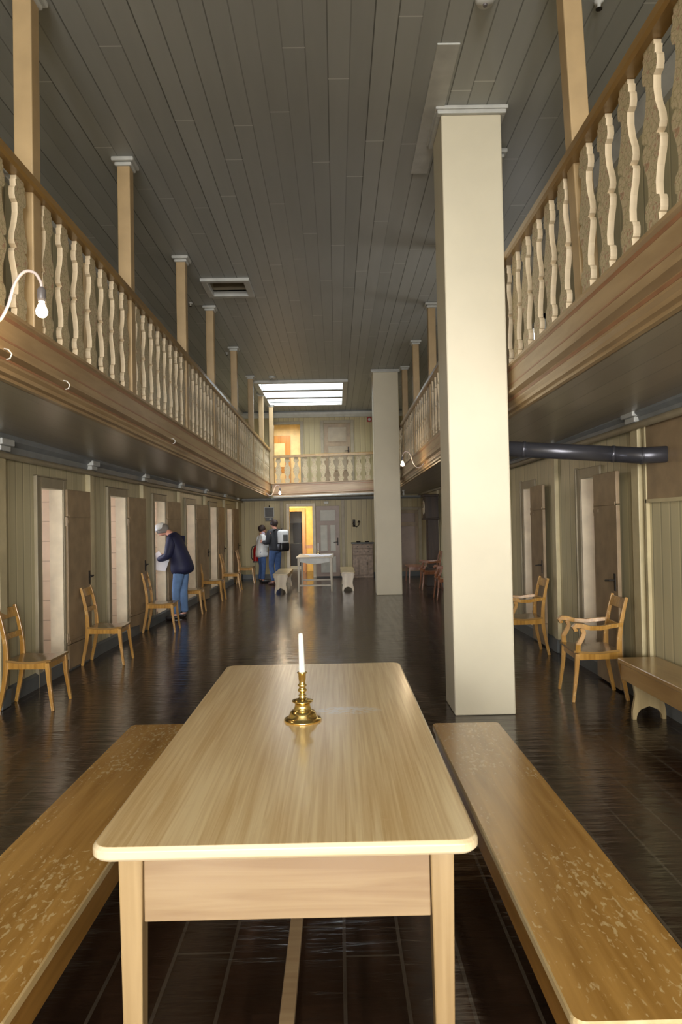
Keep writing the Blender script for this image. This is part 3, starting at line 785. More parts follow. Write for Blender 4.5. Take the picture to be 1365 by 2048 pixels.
# brass candlestick and candle on the table
K = empty('candlestick', (-.159, 2.93, .76)); tag(K, 'polished brass candlestick with stepped round foot on the long table', 'candlestick')
prof = [(.001, 0), (.078, 0), (.080, .004), (.078, .008), (.066, .012), (.060, .018), (.056, .030), (.050, .040), (.040, .044), (.037, .047), (.033, .062), (.032, .072), (.040, .078), (.045, .081), (.044, .085), (.026, .090), (.018, .094), (.012, .100), (.018, .106), (.012, .111), (.011, .118), (.018, .124), (.020, .130), (.014, .136), (.013, .142), (.020, .149), (.013, .156), (.012, .164), (.015, .172), (.016, .198), (.021, .201), (.021, .205), (.011, .206), (.001, .203)]
MB().lathe(prof, seg=40).build('stick', 'brass', K, smooth=True)
o = MB().lathe([(.001, .0), (.0125, .0), (.0135, .006), (.0125, .03), (.0105, .16), (.008, .166), (.001, .168)], seg=20).build('candle', 'wax', smooth=True)
o.location = (-.159, 2.93, .964); o.rotation_euler = (0, R(-1), 0); tag(o, 'white unlit candle standing in the brass candlestick on the long table', 'candle')

# ---------------------------------------------------------------- benches
def shaped_leg(w0, h, th, waist=.84, arch=.78, axis='X'):
    """board leg across X with an arch cut out at the foot and curved sides"""
    m = MB(); n = 16; out = []
    for i in range(n + 1):
        z = h * i / n; t = z / h
        wv = w0 / 2 * (1 - (1 - waist) * math.exp(-((t - .45) / .22) ** 2) + .02 * math.sin(t * 9))
        r = w0 * arch / 2; zi = r * 1.0
        wi = math.sqrt(max(0, 1 - (z / zi) ** 2)) * r if z < zi else 0
        out.append((z, wv, wi))
    for sgn in (-1, 1):
        vs = []
        for z, wv, wi in out:
            for q in (-th / 2, th / 2):
                vs.append((sgn * wv, q, z)); vs.append((sgn * wi, q, z))
        fs = []
        for i in range(n):
            a = 4 * i; b = a + 4
            fs += [(a, a + 1, b + 1, b), (a + 2, b + 2, b + 3, a + 3), (a, b, b + 2, a + 2), (a + 1, a + 3, b + 3, b + 1)]
        fs += [(0, 2, 3, 1)]
        m.add(vs, fs)
    return m
def bench(loc, wd, ln, h, label, mats, legs, grp=None, apron=.10, rz=0):
    b = empty('bench', loc, rz); tag(b, label, 'bench', grp)
    m = MB(); n_ = 0
    vs, fs, n = slab(rounded(-wd / 2 + .004, wd / 2 - .004, -ln / 2 + .004, ln / 2 - .004, .025, 4), rounded(-wd / 2, wd / 2, -ln / 2, ln / 2, .03, 4), h - .032, h, .005)
    m.add(vs, fs, 1); m.f += [tuple(reversed(range(n))), tuple(range(3 * n, 4 * n))]; m.mi += [1, 0]
    m.build('seat', [mats[0], mats[3]], b)
    for s in (-1, 1):
        MB().box(*sorted((s * (wd / 2 - .035), s * (wd / 2 - .012))), -ln / 2 + .06, ln / 2 - .06, h - .032 - apron, h - .032).build('side_rail', mats[1], b, bevel=.003)
    for y in legs:
        shaped_leg(wd - .075, h - .032, .03).warp(lambda x_, y_, z_: (x_, y_ + y, z_)).build('leg', mats[2], b)
    return b
M_['benchedge'] = wood('worn_pale_bench_edge', (176, 148, 98), (212, 190, 146), 'Y', .4, fine=20)
BM = ['bench', 'benchside', 'benchside', 'benchedge']
bench((-1.005, 2.79, 0), .41, 2.40, .45, 'worn honey-coloured bench along the left side of the long table', BM, (-1.0, 1.0))
bench((.712, 2.735, 0), .38, 2.33, .45, 'worn honey-coloured bench along the right side of the long table', BM, (-.98, .98))
bench((2.45, 4.42, 0), .34, 2.38, .45, 'tan painted wall bench at the right edge below the panelled wall', ['wallbench', 'wallbench', 'farbench', 'wallbench'], (-1.0, 1.0), apron=.13)
FB = ['farbench', 'farbench', 'farbench', 'farbench']
bench((-1.305, 16.6, 0), .36, 1.9, .45, 'small bench left of the far table', FB, (-.87, .87), apron=.06)
bench((.245, 16.85, 0), .34, 1.9, .45, 'small bench right of the far table', FB, (-.87, .87), apron=.06)

# ---------------------------------------------------------------- chairs
def stile_path(top=.90):
    return [(-.235, 0), (-.215, .10), (-.19, .22), (-.172, .34), (-.168, .44), (-.172, .55), (-.187, .66), (-.212, .78), (-.243, top)]
def make_chair(name, label, wood_, arms=False):
    c = empty(name); tag(c, label, 'chair' if not arms else 'armchair')
    wf, wb, xf = (.43, .37, .215) if not arms else (.49, .40, .215)
    for s in (-1, 1):
        yb = s * (wb / 2 - .018)
        pts = [(x, yb, z) for x, z in stile_path()]
        MB().sweep(pts, [(.028, .030), (.028, .034), (.03, .038), (.03, .042), (.03, .044), (.03, .040), (.028, .036), (.026, .032), (.024, .026)], (0, 1, 0)).build('rear_post', wood_, c, bevel=.003)
        yf = s * (wf / 2 - .02)
        MB().sweep([(xf + .035, yf + s * .012, 0), (xf - .0, yf, .25), (xf - .012, yf, .42)], [(.026, .026), (.034, .034), (.042, .042)], (0, 1, 0)).build('leg', wood_, c, bevel=.004)
        MB().sweep([(xf - .02, s * (wf / 2 - .016), .395), (-.165, s * (wb / 2 - .016), .395)], (.022, .062), (0, 1, 0)).build('apron', wood_, c, bevel=.003)
    MB().box(xf - .03, xf - .006, -wf / 2 + .03, wf / 2 - .03, .362, .425).build('apron', wood_, c, bevel=.003)
    # dished seat
    m = MB(); nx, ny = 10, 6; top = []; 
    for i in range(nx + 1):
        t = i / nx; x = -.17 + (xf + .02 + .17) * t; hw = (wb + (wf - wb) * t) / 2
        z = .447 - .016 * math.sin(math.pi * t) ** 1.5
        for j in range(ny + 1):
            u = j / ny * 2 - 1; top.append((x, u * hw, z - .003 * (1 - u * u)))
    k = len(top); vs = top + [(x, y, z - .02) for x, y, z in top]; fs = []
    for i in range(nx):
        for j in range(ny):
            a = i * (ny + 1) + j; fs += [(a, a + ny + 1, a + ny + 2, a + 1), (k + a, k + a + 1, k + a + ny + 2, k + a + ny + 1)]
    per = [j for j in range(ny + 1)] + [(i * (ny + 1) + ny) for i in range(1, nx + 1)] + [nx * (ny + 1) + j for j in reversed(range(ny))] + [i * (ny + 1) for i in reversed(range(1, nx))]
    for i in range(len(per)):
        a, b = per[i], per[(i + 1) % len(per)]; fs.append((a, b, k + b, k + a))
    m.add(vs, fs).build('seat', 'seat' if wood_ == 'chair' else wood_, c, smooth=False, bevel=.004)
    def crossrail(name, z0, z1, x0, x1, bow):
        vs = []; n = 8
        for i in range(n + 1):
            u = i / n * 2 - 1; y = u * (wb / 2 - .03); bx = -bow * (1 - u * u)
            for (x, z) in ((x0, z0), (x1, z1)):
                vs += [(x + bx - .009, y, z), (x + bx + .009, y, z)]
        fs = []
        for i in range(n):
            a = 4 * i; b = a + 4
            fs += [(a, a + 2, b + 2, b), (a + 1, b + 1, b + 3, a + 3), (a + 2, a + 3, b + 3, b + 2), (a, b, b + 1, a + 1)]
        fs += [(0, 1, 3, 2), (4 * n, 4 * n + 2, 4 * n + 3, 4 * n + 1)]
        MB().add(vs, fs).build(name, wood_, c, bevel=.002)
    crossrail('top_rail', .795, .885, -.213, -.240, .012)
    crossrail('middle_rail', .615, .665, -.178, -.187, .012)
    if arms:
        for s in (-1, 1):
            y0, y1 = s * (wb / 2 - .015), s * (wf / 2 - .0)
            P = [(-.20, y0, .665), (-.10, y0 + (y1 - y0) * .3, .655), (0, y0 + (y1 - y0) * .6, .64), (.10, y1, .645), (.17, y1, .665), (.215, y1, .668), (.235, y1, .65), (.225, y1, .628), (.205, y1, .63)]
            MB().sweep(P, [(.032, .034), (.038, .036), (.042, .038), (.046, .04), (.048, .042), (.048, .042), (.048, .038), (.046, .03), (.042, .02)], (0, 1, 0)).build('arm', wood_, c, bevel=.004)
            MB().sweep([(.20, s * (wf / 2 - .02), .43), (.20, y1, .50), (.165, y1, .56), (.15, y1, .60), (.165, y1, .645)], [(.036, .046), (.034, .042), (.032, .038), (.032, .038), (.034, .044)], (0, 1, 0)).build('arm_support', wood_, c, bevel=.003)
    return c
ch = make_chair('dining_chair', 'honey wood chair at the left edge of the photo, nearest of the left row', 'chair')
ch.location = (-2.765, 6.22, 0); ch.rotation_euler = (0, 0, R(1))
G1 = 'honey wood chairs along the left wall'
ch['group'] = G1
dup(ch, (-2.745, 8.13, 0), R(2), 'honey wood chair in front of the nearest folded door, second of the left row', G1)
dup(ch, (-2.71, 10.48, 0), R(3), 'honey wood chair just before the stooping person in the navy jacket', G1)
dup(ch, (-2.70, 12.55, 0), R(2), 'honey wood chair just behind the person in the navy jacket', G1)
dup(ch, (-2.66, 14.55, 0), R(-1), 'honey wood chair two places beyond the person in the navy jacket', G1)
dup(ch, (-2.58, 16.55, 0), R(2), 'honey wood chair last but one of the left row', G1)
dup(ch, (-2.50, 18.65, 0), R(2), 'honey wood chair nearest the far left corner', G1)
ac = make_chair('armchair', 'honey wood armchair beside the wall bench on the right', 'chair', arms=True)
ac.location = (2.30, 6.17, 0); ac.rotation_euler = (0, 0, math.pi + R(-4)); ac['group'] = 'armchairs along the right wall'
dup(ac, (2.245, 8.22, 0), math.pi - R(2), 'honey wood armchair partly hidden behind the near column on the right', 'armchairs along the right wall')
ar = make_chair('armchair', 'reddish armchair in the gap between the columns, nearer of the two', 'chairred', arms=True)
ar.location = (2.24, 13.95, 0); ar.rotation_euler = (0, 0, math.pi); ar['group'] = 'reddish armchairs on the far right'
dup(ar, (2.20, 16.0, 0), math.pi, 'reddish armchair in the gap between the columns, farther of the two', 'reddish armchairs on the far right')
st = empty('stool', (2.05, 18.0, 0)); tag(st, 'low brown wooden stool in the far right corner', 'stool')
MB().box(-.22, .22, -.45, .45, .41, .44).build('seat', 'chairred', st, bevel=.005)
for sx in (-1, 1):
    for sy in (-1, 1): MB().sweep([(sx * .2, sy * .41, 0), (sx * .18, sy * .4, .41)], (.03, .03), (0, 1, 0)).build('leg', 'chairred', st)
for s in (-1, 1): MB().box(-.18, .18, s * .4 - .01, s * .4 + .01, .34, .41).build('apron', 'chairred', st)

# ---------------------------------------------------------------- far table with papers
ft = empty('side_table', (-.52, 16.75, 0)); tag(ft, 'pale painted table at the far end with papers on it', 'table')
MB().box(-.44, .44, -.85, .85, .785, .815).build('tabletop', 'fartable', ft, bevel=.008)
for sx in (-1, 1):
    for sy in (-1, 1): MB().sweep([(sx * .385, sy * .79, 0), (sx * .375, sy * .79, .785)], [(.035, .035), (.06, .06)], (0, 1, 0)).build('leg', 'fartable', ft, bevel=.003)
for sy in (-1, 1):
    pr_ = [(-.35, .785)] + [(-.35 + .7 * i / 10, .70 - .05 * math.sin(math.pi * i / 10)) for i in range(11)] + [(.35, .785)]
    MB().prism(pr_, 'Y', sy * .80 - .012, sy * .80 + .012).build('apron', 'white', ft)
for sx in (-1, 1): MB().box(sx * .375 - .012, sx * .375 + .012, -.76, .76, .68, .785).build('apron', 'fartable', ft)
for sy in (-1, 1): MB().box(-.36, .36, sy * .79 - .02, sy * .79 + .02, .13, .165).build('stretcher', 'fartable', ft)
for i, (x, y, a, l) in enumerate([(-.50, 16.3, 8, 'white sheet of paper on the far table, nearest its front edge'), (-.30, 16.62, -12, 'white sheet of paper on the far table, behind the front sheet'), (-.62, 17.0, 20, 'white sheet of paper on the far table, left of the candle')]):
    o = MB().box(-.16, .16, -.22, .22, 0, .004).build('paper_sheet', 'paper'); o.location = (x, y, .816); o.rotation_euler = (0, 0, R(a)); tag(o, l, 'paper', 'papers on the far table')
o = empty('candlestick', (-.47, 17.25, .815)); tag(o, 'small brass candlestick on the far table', 'candlestick')
MB().lathe([(.001, 0), (.06, 0), (.055, .012), (.02, .03), (.012, .05), (.018, .07), (.012, .09), (.02, .10), (.001, .10)], seg=20).build('stick', 'brass', o, smooth=True)
o = MB().lathe([(.001, 0), (.013, 0), (.011, .18), (.001, .185)], seg=12).build('candle', 'wax', smooth=True); o.location = (-.47, 17.25, .915)
tag(o, 'small white candle on the far table in front of the panelled door', 'candle')

# ---------------------------------------------------------------- far wall: doors, fittings
def panel_door(name_n, x0, x1, z0, z1, y, frame_mat, panels, fill, label, handle_side=1, th=.04):
    global dn
    dn += 1
    o = empty('door_%d' % dn, ((x0 + x1) / 2, y, z0)); struct(o); o['label'] = label
    MB().box(x0, x1, y - th, y - th * .3, z0, z1).build('leaf', frame_mat, o, world=True, bevel=.004)
    for (a, b, c, d) in panels:
        MB().box(a, b, y - th - .006, y - th + .004, c, d).build('panel', fill, o, world=True, bevel=.006)
        m = MB(); t = .018
        for q in ((a - t, a, c - t, d + t), (b, b + t, c - t, d + t), (a, b, c - t, c), (a, b, d, d + t)): m.box(q[0], q[1], y - th - .012, y - th + .004, q[2], q[3])
        m.build('moulding', frame_mat, o, world=True)
    if handle_side:
        hx = x1 - .06 if handle_side > 0 else x0 + .06
        MB().tube([(hx, y - th, z0 + 1.0), (hx, y - th - .05, z0 + 1.0), (hx - handle_side * .12, y - th - .055, z0 + .99)], .01, 8).box(hx - .02, hx + .02, y - th - .004, y - th, z0 + .9, z0 + 1.12).build('handle', 'darkiron', o, world=True)
    return o
# lower door leaf standing open against the wall
panel_door(1, -.60, .09, .04, 2.10, YF - .05, 'doorbrown', [(-.47, -.03, 1.66, 1.98), (-.47, -.27, .78, 1.54), (-.18, -.03, .78, 1.54), (-.47, -.03, .15, .62)], 'panelgrey', 'brown panelled door with grey panels standing open on the far wall')
# casings of the far doors
def far_casing(x0, x1, z0, z1, mat='casing', t=.09):
    m = MB(); m.box(x0 - t, x0, YF - .03, YF, z0, z1 + t); m.box(x1, x1 + t, YF - .03, YF, z0, z1 + t); m.box(x0, x1, YF - .03, YF, z1, z1 + t); trim(m, mat, bevel=.005)
far_casing(DX0, DX1, 0, DZ, 'jamb'); far_casing(UX0, UX1, UZ0 - .1, UZ1)
far_casing(-.33, .47, 2.7, 4.54)
panel_door(2, -.32, .46, 2.72, 4.53, YF + .02, 'leaf', [(-.20, .34, 4.0, 4.42), (-.20, .34, 3.15, 3.86)], 'doorfill', 'closed brown panelled door behind the cross gallery')
far_casing(1.72, 2.42, 0, 1.94)
panel_door(3, 1.73, 2.41, .02, 1.93, YF + .02, 'leaf', [(1.82, 2.32, 1.58, 1.85), (1.82, 2.32, .25, 1.46)], 'doorbrown', 'closed dark panelled door in the far right corner', -1)
# posts on the far wall
for i, (x, l) in enumerate([(-1.60, 'tan post on the far wall left of the yellow doorway'), (.20, 'tan post on the far wall right of the open panelled door')]):
    o = MB().box(x - .05, x + .05, YF - .06, YF, .13, 2.28).build('wall_post', 'casing', bevel=.005); tag(o, l, 'post', 'far wall posts')

# yellow room behind the lower doorway
m = MB(); m.box(-2.6, -2.5, YF + .14, 23.0, 0, 2.7); m.box(-.25, -.15, YF + .14, 23.0, 0, 2.7)
m.box(-2.6, -2.1, 22.9, 23.0, 0, 2.7); m.box(-1.15, -.15, 22.9, 23.0, 0, 2.7); m.box(-2.1, -1.15, 22.9, 23.0, 2.0, 2.7)
struct(m.build('wall_yellow_room', 'yellow'))
m = MB(); m.box(-2.6, -.15, YF + .14, 24.6, 2.62, 2.70); struct(m.build('ceiling_yellow_room', 'creamroom'))
m = MB(); m.box(-2.2, -2.1, 22.84, 23.0, 0, 2.12); m.box(-1.15, -1.05, 22.84, 23.0, 0, 2.12); m.box(-2.1, -1.15, 22.84, 23.0, 2.0, 2.12); trim(m, 'orange')
m = MB(); m.box(-2.6, -.5, 24.5, 24.6, 0, 2.7); m.box(-2.7, -2.6, 23.0, 24.6, 0, 2.7); m.box(-.5, -.4, 23.0, 24.6, 0, 2.7); struct(m.build('wall_back_room', 'white'))
m = MB(); m.box(0, .06, -.04, 0, 0, 1.5); 
o = empty('display_case', (-1.72, 24.1, 0)); tag(o, 'dark display case seen through the yellow doorway', 'display case')
MB().box(-.5, .5, -.2, .3, 0, .12).build('plinth', 'white', o)
MB().box(-.5, .5, -.2, .3, .12, .9).build('cabinet', 'black', o, bevel=.01)
MB().box(-.5, .3, .22, .28, .9, 1.62).build('back_panel', 'greytrim', o)
MB().box(.2, .48, -.1, .28, .9, 1.62).build('side_panel', 'black', o)
o = empty('wooden_chair', (-.85, 22.3, 0)); tag(o, 'pale wooden chair inside the yellow room', 'chair')
for sx in (-1, 1):
    for sy in (-1, 1): MB().box(sx * .17 - .015, sx * .17 + .015, sy * .17 - .015, sy * .17 + .015, 0, .44 if sy < 0 else .9).build('leg', 'orange', o)
MB().box(-.2, .2, -.2, .2, .43, .46).build('seat', 'orange', o); MB().box(-.17, .17, .155, .18, .78, .88).build('top_rail', 'orange', o)
o = MB().lathe([(.02, 0), (.07, .0), (.05, -.05), (.03, -.12), (.001, -.13)], seg=16).build('ceiling_lamp', 'darkiron', smooth=True); o.location = (-1.25, 21.2, 2.62)
tag(o, 'small dark lamp on the ceiling of the yellow room', 'lamp')
# cream room behind the upper doorway
m = MB(); m.box(-2.7, -2.6, YF + .14, 23.0, 2.72, 5.0); m.box(-.7, -.6, YF + .14, 23.0, 2.72, 5.0); m.box(-2.7, -.6, 22.9, 23.0, 2.72, 5.0); struct(m.build('wall_upper_room', 'creamroom'))
m = MB(); m.box(-2.7, -.6, YF + .14, 23.0, 4.92, 5.0); struct(m.build('ceiling_upper_room', 'white'))
m = MB(); m.box(-2.7, -.6, YF + .14, 23.0, 2.72, 2.78); struct(m.build('floor_upper_room', 'fascia'))
panel_door(4, -2.15, -1.50, 2.80, 4.55, 22.88, 'orange', [(-2.05, -1.68, 3.5, 4.3), (-2.05, -1.68, 2.95, 3.3)], 'creamroom', 'orange pine door with pale panes in the upper room', 0)

# cabinet on the far wall
cb = empty('cabinet', (.75, 19.88, 0)); tag(cb, 'weathered brown cabinet against the far wall beside the far column', 'cabinet')
MB().box(-.30, .30, -.19, .19, 0, .98).build('body', 'cabinet', cb, bevel=.006)
MB().box(-.33, .33, -.22, .20, .98, 1.02).build('top', 'baseboard', cb, bevel=.008)
for z0, z1 in ((.85, .95), (.66, .83)): 
    d = MB().box(-.28, .28, -.205, -.19, z0, z1).build('drawer', 'cabinet', cb, bevel=.006)
    for x in (-.15, .15): MB().lathe([(.001, 0), (.014, 0), (.016, .01), (.001, .018)], (x, -.215, (z0 + z1) / 2), 10).build('knob', 'darkiron', d)
d = MB().box(-.12, .14, -.21, -.19, .08, .52).build('door', 'cabinet', cb, bevel=.01)
MB().box(.10, .125, -.225, -.21, .38, .46).build('handle', 'darkiron', d)
for a, b in ((-.29, -.14), (.16, .29)): MB().box(a, b, -.20, -.19, .08, .6).build('side_panel', 'cabinet', cb, bevel=.008)
for x, l in ((.63, 'small dark iron dish on the cabinet, left one'), (.88, 'small dark iron dish on the cabinet, right one')):
    o = MB().lathe([(.001, 0), (.05, 0), (.065, .02), (.05, .035), (.001, .03)], seg=14).build('iron_dish', 'darkiron', smooth=True); o.location = (x, 19.82, 1.02); tag(o, l, 'dish', 'iron dishes on the cabinet')
# wall bracket
o = empty('wall_bracket', (.56, YF, 1.57)); tag(o, 'dark twisted iron candle bracket on the far wall above the cabinet', 'bracket')
MB().box(-.08, .0, -.03, 0, -.10, .12).build('plate', 'darkiron', o, bevel=.01)
MB().tube([(-.04, -.03, -.05), (.03, -.12, -.10), (.10, -.14, -.04), (.10, -.14, .03)], .012, 8).build('arm', 'darkiron', o, smooth=True)
MB().lathe([(.001, 0), (.05, .0), (.055, .015), (.02, .02), (.018, .05), (.001, .05)], (.10, -.14, .03), 14).build('cup', 'darkiron', o, smooth=True)
MB().tube([(-.04, -.03, .05), (-.08, -.08, .0), (-.04, -.1, -.08)], .012, 8).build('scroll', 'darkiron', o, smooth=True)
# loudspeaker-like louvred heater and black box
o = empty('louvred_panel', (-1.96, YF, 1.80)); tag(o, 'black louvred panel in a pale frame high on the far wall', 'heater')
MB().box(-.135, .135, -.09, 0, 0, .28).build('housing', 'black', o, bevel=.006)
for i in range(8): MB().box(-.115, .115, -.105, -.09, .025 + i * .031, .037 + i * .031).build('louvre', 'darkiron', o)
m = MB()
for q in ((-.14, .14, .275, .29), (-.14, .14, -.005, .01), (.125, .14, 0, .28), (-.14, -.128, 0, .28)): m.box(q[0], q[1], -.11, -.085, q[2], q[3])
m.build('frame', 'white', o)
MB().tube([(-.0, -.05, .28), (0, -.05, .34)], .02, 8).build('bracket', 'black', o)
o = empty('sensor_box', (-1.96, YF, 1.69)); tag(o, 'small black box with a white dial under the louvred panel', 'sensor')
MB().box(-.12, .10, -.08, 0, 0, .10).build('case', 'black', o, bevel=.006)
MB().lathe([(.001, 0), (.025, 0), (.02, .02), (.001, .02)], seg=14).warp(lambda x, y, z: (x + .02, -z - .08, y + .06)).build('dial', 'white', o)
# fire extinguisher
o = empty('fire_extinguisher', (-2.37, YF - .11, .50)); tag(o, 'red fire extinguisher on the far wall behind the person in white', 'fire extinguisher')
MB().lathe([(.001, 0), (.075, 0), (.08, .02), (.08, .36), (.06, .42), (.025, .45), (.025, .47), (.001, .47)], seg=20).build('cylinder', 'red', o, smooth=True)
MB().box(-.02, .10, -.015, .015, .47, .50).box(-.03, .03, -.02, .02, .44, .48).build('valve', 'black', o)
MB().tube([(-.02, 0, .47), (-.10, 0, .45), (-.135, 0, .33), (-.13, 0, .12), (-.09, -.02, .06)], .013, 8).build('hose', 'black', o, smooth=True)
MB().box(-.085, .085, -.085, .08, -.01, .03).build('foot_ring', 'black', o, bevel=.01)
MB().box(-.05, .05, .08, .11, .15, .3).build('bracket', 'black', o)
# emergency lamp box, fire alarm
o = MB().box(-.07, .07, -.05, 0, -.04, .04).build('emergency_light', 'white', bevel=.008); o.location = (-.29, YF - .0, 2.20); tag(o, 'small white emergency light box above the open panelled door', 'light')
o = empty('fire_alarm', (1.03, YF, 4.63)); tag(o, 'small red fire alarm with white disc high on the far wall', 'alarm')
MB().box(-.07, .07, -.04, 0, -.07, .07).build('case', 'red', o, bevel=.015)
MB().lathe([(.001, 0), (.042, 0), (.036, .015), (.001, .02)], seg=18).warp(lambda x, y, z: (x, -z - .04, y)).build('disc', 'white', o)

# longcase clock
ck = empty('longcase_clock', (2.36, 17.0, 0)); tag(ck, 'dark brown longcase clock against the right wall beyond the near column', 'clock')
MB().box(-.16, .16, -.24, .24, 0, .45).build('base', 'clock', ck, bevel=.01)
MB().box(-.10, .16, -.17, .17, .45, 1.66).build('trunk', 'clock', ck, bevel=.008)
hd = MB().box(-.17, .16, -.25, .25, 1.66, 2.22).build('hood', 'clock', ck, bevel=.01)
MB().box(-.21, .17, -.29, .29, 2.20, 2.26).build('cornice', 'clock', ck, bevel=.015)
MB().box(-.20, .17, -.28, .28, 1.63, 1.68).build('moulding', 'clock', ck, bevel=.012)
MB().box(-.115, -.10, -.11, .11, .6, 1.5).build('door', 'clock', ck, bevel=.005)
MB().lathe([(.001, 0), (.17, 0), (.17, .012), (.001, .014)], seg=28).warp(lambda x, y, z: (-.17 - z, x, y + 1.94)).build('dial', 'jamb', ck)
MB().box(-.195, -.186, -.006, .006, 1.94, 2.06).box(-.195, -.186, -.006, .08, 1.935, 1.947).build('hands', 'darkiron', ck)

# ---------------------------------------------------------------- bracket lamps on the gallery fronts
def bracket_lamp(loc, s, label, power):
    o = empty('bracket_lamp', loc); tag(o, label, 'lamp', 'bare bulbs on curved brackets')
    P = [(0, -.04), (.06, -.10), (.13, -.10), (.18, -.02), (.215, .09), (.265, .155), (.32, .15), (.352, .10), (.355, .07)]
    pts = []
    for i in range(len(P) - 1):
        p0, p1, p2, p3 = P[max(0, i - 1)], P[i], P[i + 1], P[min(len(P) - 1, i + 2)]
        for k in range(5):
            t = k / 5; q = [.5 * (2 * p1[j] + (p2[j] - p0[j]) * t + (2 * p0[j] - 5 * p1[j] + 4 * p2[j] - p3[j]) * t * t + (3 * p1[j] - p0[j] - 3 * p2[j] + p3[j]) * t ** 3) for j in (0, 1)]
            pts.append((s * q[0], 0, q[1]))
    pts.append((s * P[-1][0], 0, P[-1][1]))
    MB().tube(pts, .008, 10).build('bracket', 'conduit', o, smooth=True)
    MB().lathe([(.001, .075), (.012, .075), (.022, .06), (.022, .02), (.018, .0), (.001, .0)], (s * .355, 0, 0), 16).build('socket', 'socket', o, smooth=True)
    MB().lathe([(.001, 0), (.014, 0), (.014, -.012), (.022, -.028), (.030, -.05), (.028, -.066), (.016, -.08), (.001, -.084)], (s * .355, 0, 0), 20).build('bulb', 'bulb', o, smooth=True)
    MB().lathe([(.001, 0), (.03, 0), (.03, .006), (.001, .006)], seg=16).warp(lambda x, y, z: (s * z, y, x - .04)).build('mount', 'socket', o)
    pl_ = point('bulb_light', (loc[0] + s * .355, loc[1], loc[2] - .12), power, (1, .72, .42), .03)
bracket_lamp((-1.862, 3.53, 2.775), 1, 'lit bare bulb on a curved bracket at the left edge', 3)
bracket_lamp((1.472, 11.3, 2.60), -1, 'lit bare bulb on a curved bracket beside the far column', 6)
bracket_lamp((-1.82, 17.9, 2.455), 1, 'lit bare bulb on a curved bracket above the two standing visitors', 6)
# hooks under the left fascia
for i, (y, l) in enumerate([(3.80, 'small pale hook on the left gallery front just below the lit bulb'), (4.62, 'small pale hook on the left gallery front, the middle one'), (7.6, 'small pale hook on the left gallery front farthest along')]):
    z = ZLT - .235 + gz(y); x = XL + .0038 * (y - 6)
    o = MB().tube([(x + .03, y, z), (x + .055, y, z - .005), (x + .075, y, z - .03), (x + .065, y, z - .055), (x + .045, y, z - .06)], .004, 8).build('hook', 'hookwhite', smooth=True)
    tag(o, l, 'hook', 'hooks on the left gallery front')
# ceiling fittings
def detector(x, y, r, label, name='smoke_detector', cat='smoke detector'):
    z = CZ + gz(y)
    o = empty(name, (x, y, z)); tag(o, label, cat)
    MB().lathe([(.001, 0), (r, 0), (r, -.02), (r * .8, -.045), (.001, -.05)], seg=24).build('housing', 'white', o, smooth=True)
    MB().lathe([(.001, 0), (r * .25, 0), (r * .2, -.012), (.001, -.014)], (0, 0, -.05), 12).build('sensor', 'socket', o)
detector(1.04, 4.42, .065, 'white round smoke detector on the ceiling at the top edge')
detector(-1.40, 15.45, .075, 'white round smoke detector beside the skylight')
def sprinkler(x, y, label):
    z = CZ + gz(y); o = empty('sprinkler', (x, y, z)); tag(o, label, 'sprinkler', 'ceiling sprinklers')
    MB().lathe([(.001, 0), (.035, 0), (.03, -.012), (.012, -.02), (.012, -.045), (.001, -.045)], seg=14).build('body', 'white', o, smooth=True)
    MB().lathe([(.001, 0), (.022, 0), (.022, -.004), (.001, -.004)], (0, 0, -.05), 12).build('deflector', 'darkiron', o)
sprinkler(1.81, 4.47, 'small white sprinkler on the ceiling beyond the nearest right post')
sprinkler(-2.16, 10.35, 'small white sprinkler left of the ceiling hatch')
sprinkler(-2.08, 13.3, 'small white sprinkler between the fourth and fifth left posts')
o = empty('ceiling_socket', (1.75, 17.6, 2.42)); tag(o, 'small white lamp socket under the right gallery', 'lamp')
MB().lathe([(.001, 0), (.04, 0), (.035, -.03), (.02, -.05), (.02, -.08), (.03, -.10), (.028, -.13), (.001, -.15)], seg=16).build('body', 'white', o, smooth=True)

# ---------------------------------------------------------------- people
def skin(name, mat, parent, verts, edges, root, sub=2):
    names = list(verts); me = bpy.data.meshes.new(name)
    me.from_pydata([verts[k][:3] for k in names], [(names.index(a), names.index(b)) for a, b in edges], [])
    me.materials.append(M_[mat]); o = bpy.data.objects.new(name, me); C.objects.link(o); o.parent = parent
    o.modifiers.new('skin', 'SKIN')
    if not me.skin_vertices: raise RuntimeError('no skin layer')
    for i, k in enumerate(names):
        v = verts[k]; r = v[3] if isinstance(v[3], tuple) else (v[3], v[3])
        me.skin_vertices[0].data[i].radius = r
        me.skin_vertices[0].data[i].use_root = (k == root)
    md = [m_ for m_ in o.modifiers if m_.type == 'SKIN'][0]; md.use_smooth_shade = True; md.branch_smoothing = .3
    s = o.modifiers.new('sub', 'SUBSURF'); s.levels = sub; s.render_levels = sub
    return o
def chain(*k): return list(zip(k, k[1:]))
def lerp(a, b, t): return tuple(a[i] + (b[i] - a[i]) * t for i in range(3))
